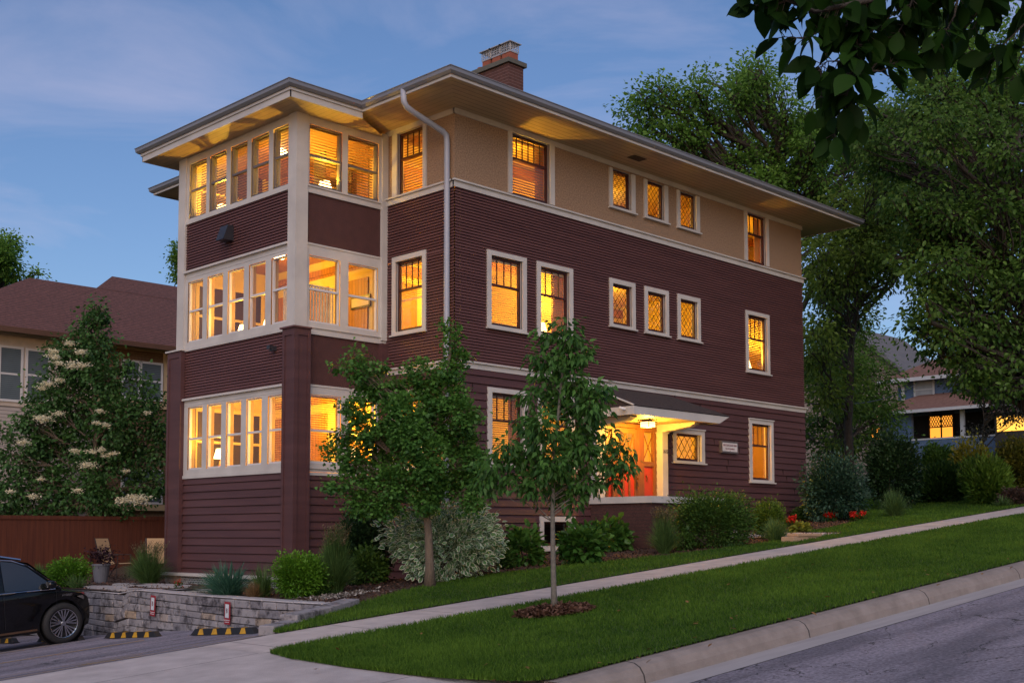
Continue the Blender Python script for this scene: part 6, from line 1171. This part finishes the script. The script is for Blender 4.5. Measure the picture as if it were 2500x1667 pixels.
fern('fern fanning out above the bright bush at the corner pillar', 740, 1440, 11, 1.0, 69, dz=1.9); fern('low fern between the tall grass and the variegated shrub', 885, 1412, 9, .55, 70, dz=.2); fern('fern behind the tall feather grass against the siding', 800, 1440, 9, 1.0, 71, dz=2.2)
clump('feather_grass', 'tall feather reed grass clump with plumes, right of the bright bush', 768, 872, 1290, 1452, G_gr, 2300, .011, 72, plume=G_pl, arch=.85)
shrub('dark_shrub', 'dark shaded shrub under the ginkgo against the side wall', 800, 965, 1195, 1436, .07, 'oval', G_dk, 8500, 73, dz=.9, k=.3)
shrub('low_shrub', 'low dark leafy plant filling the shade behind the feather grass', 850, 950, 1330, 1430, .08, 'oval', G_mid, 2200, 173, dz=-.1, k=.25)
shrub('dogwood_shrub', 'large variegated dogwood with white edged leaves behind the ginkgo trunk', 930, 1238, 1232, 1424, .11, 'varieg', G_var, 4600, 74, k=.13, lobes=12, deep=.6, droop=.35, wid=1.35)
shrub('hydrangea', 'hydrangea bush left of the basement window', 1228, 1332, 1288, 1386, .125, 'heart', G_hyd, 620, 75, k=.15, group='hydrangeas along the foundation', deep=.6)
shrub('hydrangea', 'large hydrangea bush right of the basement window', 1362, 1484, 1275, 1382, .13, 'heart', G_hyd, 900, 76, k=.15, group='hydrangeas along the foundation', deep=.6)
shrub('hydrangea', 'hydrangea bush in front of the porch brickwork with yellowish top leaves', 1438, 1545, 1266, 1352, .125, 'heart', G_hyd, 700, 77, k=.15, group='hydrangeas along the foundation', deep=.5, dz=.2)
clump('feather_grass', 'feather grass clump at the corner of the porch brickwork', 1580, 1665, 1245, 1355, G_gr, 1300, .010, 78, plume=G_pl)
shrub('spirea_hedge', 'big rounded mixed green shrub right of the porch, below the name plaque', 1632, 1858, 1200, 1342, .055, 'oval', G_mid, 15000, 79, k=.14, lobes=12, deep=.5)
shrub('golden_shrub', 'small golden green shrub below the last ground floor window', 1832, 1925, 1218, 1322, .05, 'oval', leafmat('yellowgreen_leaf', (.045, .10, .010), (.18, .28, .035), .4), 5200, 80, k=.14, deep=.6, dz=.5)
clump('daylily_clump', 'dark grassy clump at the foot of the golden shrub', 1850, 1935, 1262, 1325, G_gr, 520, .014, 81)
shrub('low_perennial', 'small leafy plant between the bright bush and the feather grass', 752, 812, 1392, 1458, .06, 'oval', G_mid, 1400, 174, k=.25)
shrub('low_perennial', 'small leafy plant between the variegated dogwood and the first hydrangea', 1210, 1262, 1340, 1392, .08, 'oval', G_mid, 900, 175, k=.25)
shrub('low_perennial', 'leafy plant between the porch corner grass and the big rounded shrub', 1640, 1700, 1290, 1348, .06, 'oval', G_mid, 1300, 176, k=.25)
shrub('yew_shrub', 'dark blue green shrub against the right end of the house', 1952, 2125, 1105, 1282, .085, 'oval', leafmat('bluegreen_leaf', (.014, .045, .026), (.05, .11, .07), .25), 9000, 82, k=.2, lobes=10, dz=1.0, deep=.7)
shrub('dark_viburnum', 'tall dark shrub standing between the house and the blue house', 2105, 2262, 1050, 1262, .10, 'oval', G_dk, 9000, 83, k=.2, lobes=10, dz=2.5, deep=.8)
clump('ornamental_grass', 'dark fountain grass at the foot of the tall dark shrub', 2145, 2225, 1190, 1265, G_gr, 900, .014, 84)
shrub('miscanthus_hedge', 'dense dark green grassy hedge on the far lawn', 2225, 2375, 1140, 1240, .16, 'lance', leafmat('hedge_blade', (.015, .05, .010), (.06, .13, .02), .35), 6500, 85, k=.14, group='grassy hedges up the hill', dz=2, flat=.1, droop=-.5)
shrub('miscanthus_hedge', 'tall brighter grassy hedge mound right of the dark one', 2350, 2476, 1118, 1240, .17, 'lance', leafmat('hedge_blade_bright', (.04, .10, .012), (.16, .29, .035), .35), 7000, 86, k=.14, group='grassy hedges up the hill', dz=1.2, flat=.1, droop=-.5)
shrub('yellow_shrub', 'golden yellow leaved shrub in front of the blue porch wall', 2310, 2440, 1062, 1215, .13, 'oval', G_gold, 3600, 87, dz=9, k=.2)
shrub('tall_gold_shrub', 'tall orange green shrub at the right edge under the lit window', 2425, 2540, 1062, 1225, .12, 'oval', leafmat('olive_gold_leaf', (.06, .08, .01), (.26, .23, .03), .4), 6500, 88, dz=4, k=.2)
shrub('purple_shrub', 'low purplish shrub beside the sidewalk at the right edge', 2435, 2520, 1192, 1236, .06, 'oval', leafmat('purple_leaf', (.05, .035, .03), (.14, .09, .07), .3), 3000, 89)
clump('iris_clump', 'pale green sword leaved tuft by the sidewalk at the right edge', 2420, 2480, 1208, 1240, G_gr, 160, .03, 90, cat='flowers')
shrub('dark_understory', 'dark green shrubs filling the gap left of the yellow shrub', 2235, 2345, 1090, 1230, .14, 'oval', G_mid, 4500, 91, dz=14, k=.25); D.objects['dark_understory'].name = 'understory_shrub'
for (x0, x1, yt, yb, lab, sd) in [(1912, 1950, 1262, 1288, 'red flowers beside the stone edging', 92), (2010, 2040, 1250, 1272, 'red geraniums in the bed under the dark shrubs, the left clump', 93), (2075, 2108, 1250, 1270, 'red geraniums in the bed under the dark shrubs, the right clump', 94)]:
    t = shrub('red_flowers', lab, x0, x1, yt + 6, yb + 4, .05, 'oval', G_mid, 500, sd, cat='flowers', wood=False, group='red flowers in the bed'); f = OFF[t.name]; dep = depth_of(f); g = np.random.default_rng(sd); W = (x1 - x0) * dep / F_PX / 2
    P = []
    for i in range(9): c = f + RT * g.uniform(-W, W) + np.array([0, 0, (yb - yt) * dep / F_PX * g.uniform(.75, 1.05)]) - FW * .1; P.append(c + g.normal(0, .028, (26, 3)))
    scatter('blossoms', np.concatenate(P), .045, 'oval', G_red, t, droop=-.3, flat=.1, seed=sd, wid=1.4)
shrub('hosta', 'yellow green hosta leaves just above the tan stone edging', 1930, 1978, 1280, 1302, .13, 'heart', G_lime, 150, 95, cat='plant', wood=False, k=.3)
shrub('perennial_bed', 'low leafy perennials along the right end of the foundation', 1930, 2010, 1236, 1275, .08, 'oval', G_mid, 1500, 96, cat='plant', dz=.6, wood=False)
t = shrub('red_flowers', 'tiny red blooms beside the white lattice', 425, 445, 1418, 1440, .04, 'oval', G_mid, 160, 97, cat='flowers', wood=False, group='red flowers in the bed'); f = OFF[t.name]; scatter('blossoms', f + np.array([0, 0, .17]) + np.random.default_rng(1).normal(0, .035, (50, 3)), .04, 'oval', G_red, t, seed=3)
# white edging pebbles by the feather grass
g = np.random.default_rng(9); c = gp(820, 1462); P = c + g.normal(0, 1, (420, 3)) * np.array([.38, .2, 0]); P[:, 2] = [H(a, b) + .05 for a, b in P[:, :2]]; P = P[P[:, 0] > -5.0]; chips('pebbles', P, .05, leafmat('pebble', (.16, .14, .12), (.38, .35, .32), 0, .9), 10)

lob = poly_lobes([(2330, 905), (2420, 880), (2520, 900), (2520, 1010), (2430, 1015), (2400, 1075), (2350, 1080), (2340, 990)], 56, 2, 26, 20, 98)
tree('smoky_tree', 'dim purplish small tree in front of the blue porch near the right edge', 'tree', GZ(2400, 1180, 56), at(2400, 1000, 56), .1, lob, 420, 22, .3, .13, 'oval', leafmat('smoky_leaf', (.02, .025, .02), (.06, .06, .05), .3), M_bark3, 99, group=None)
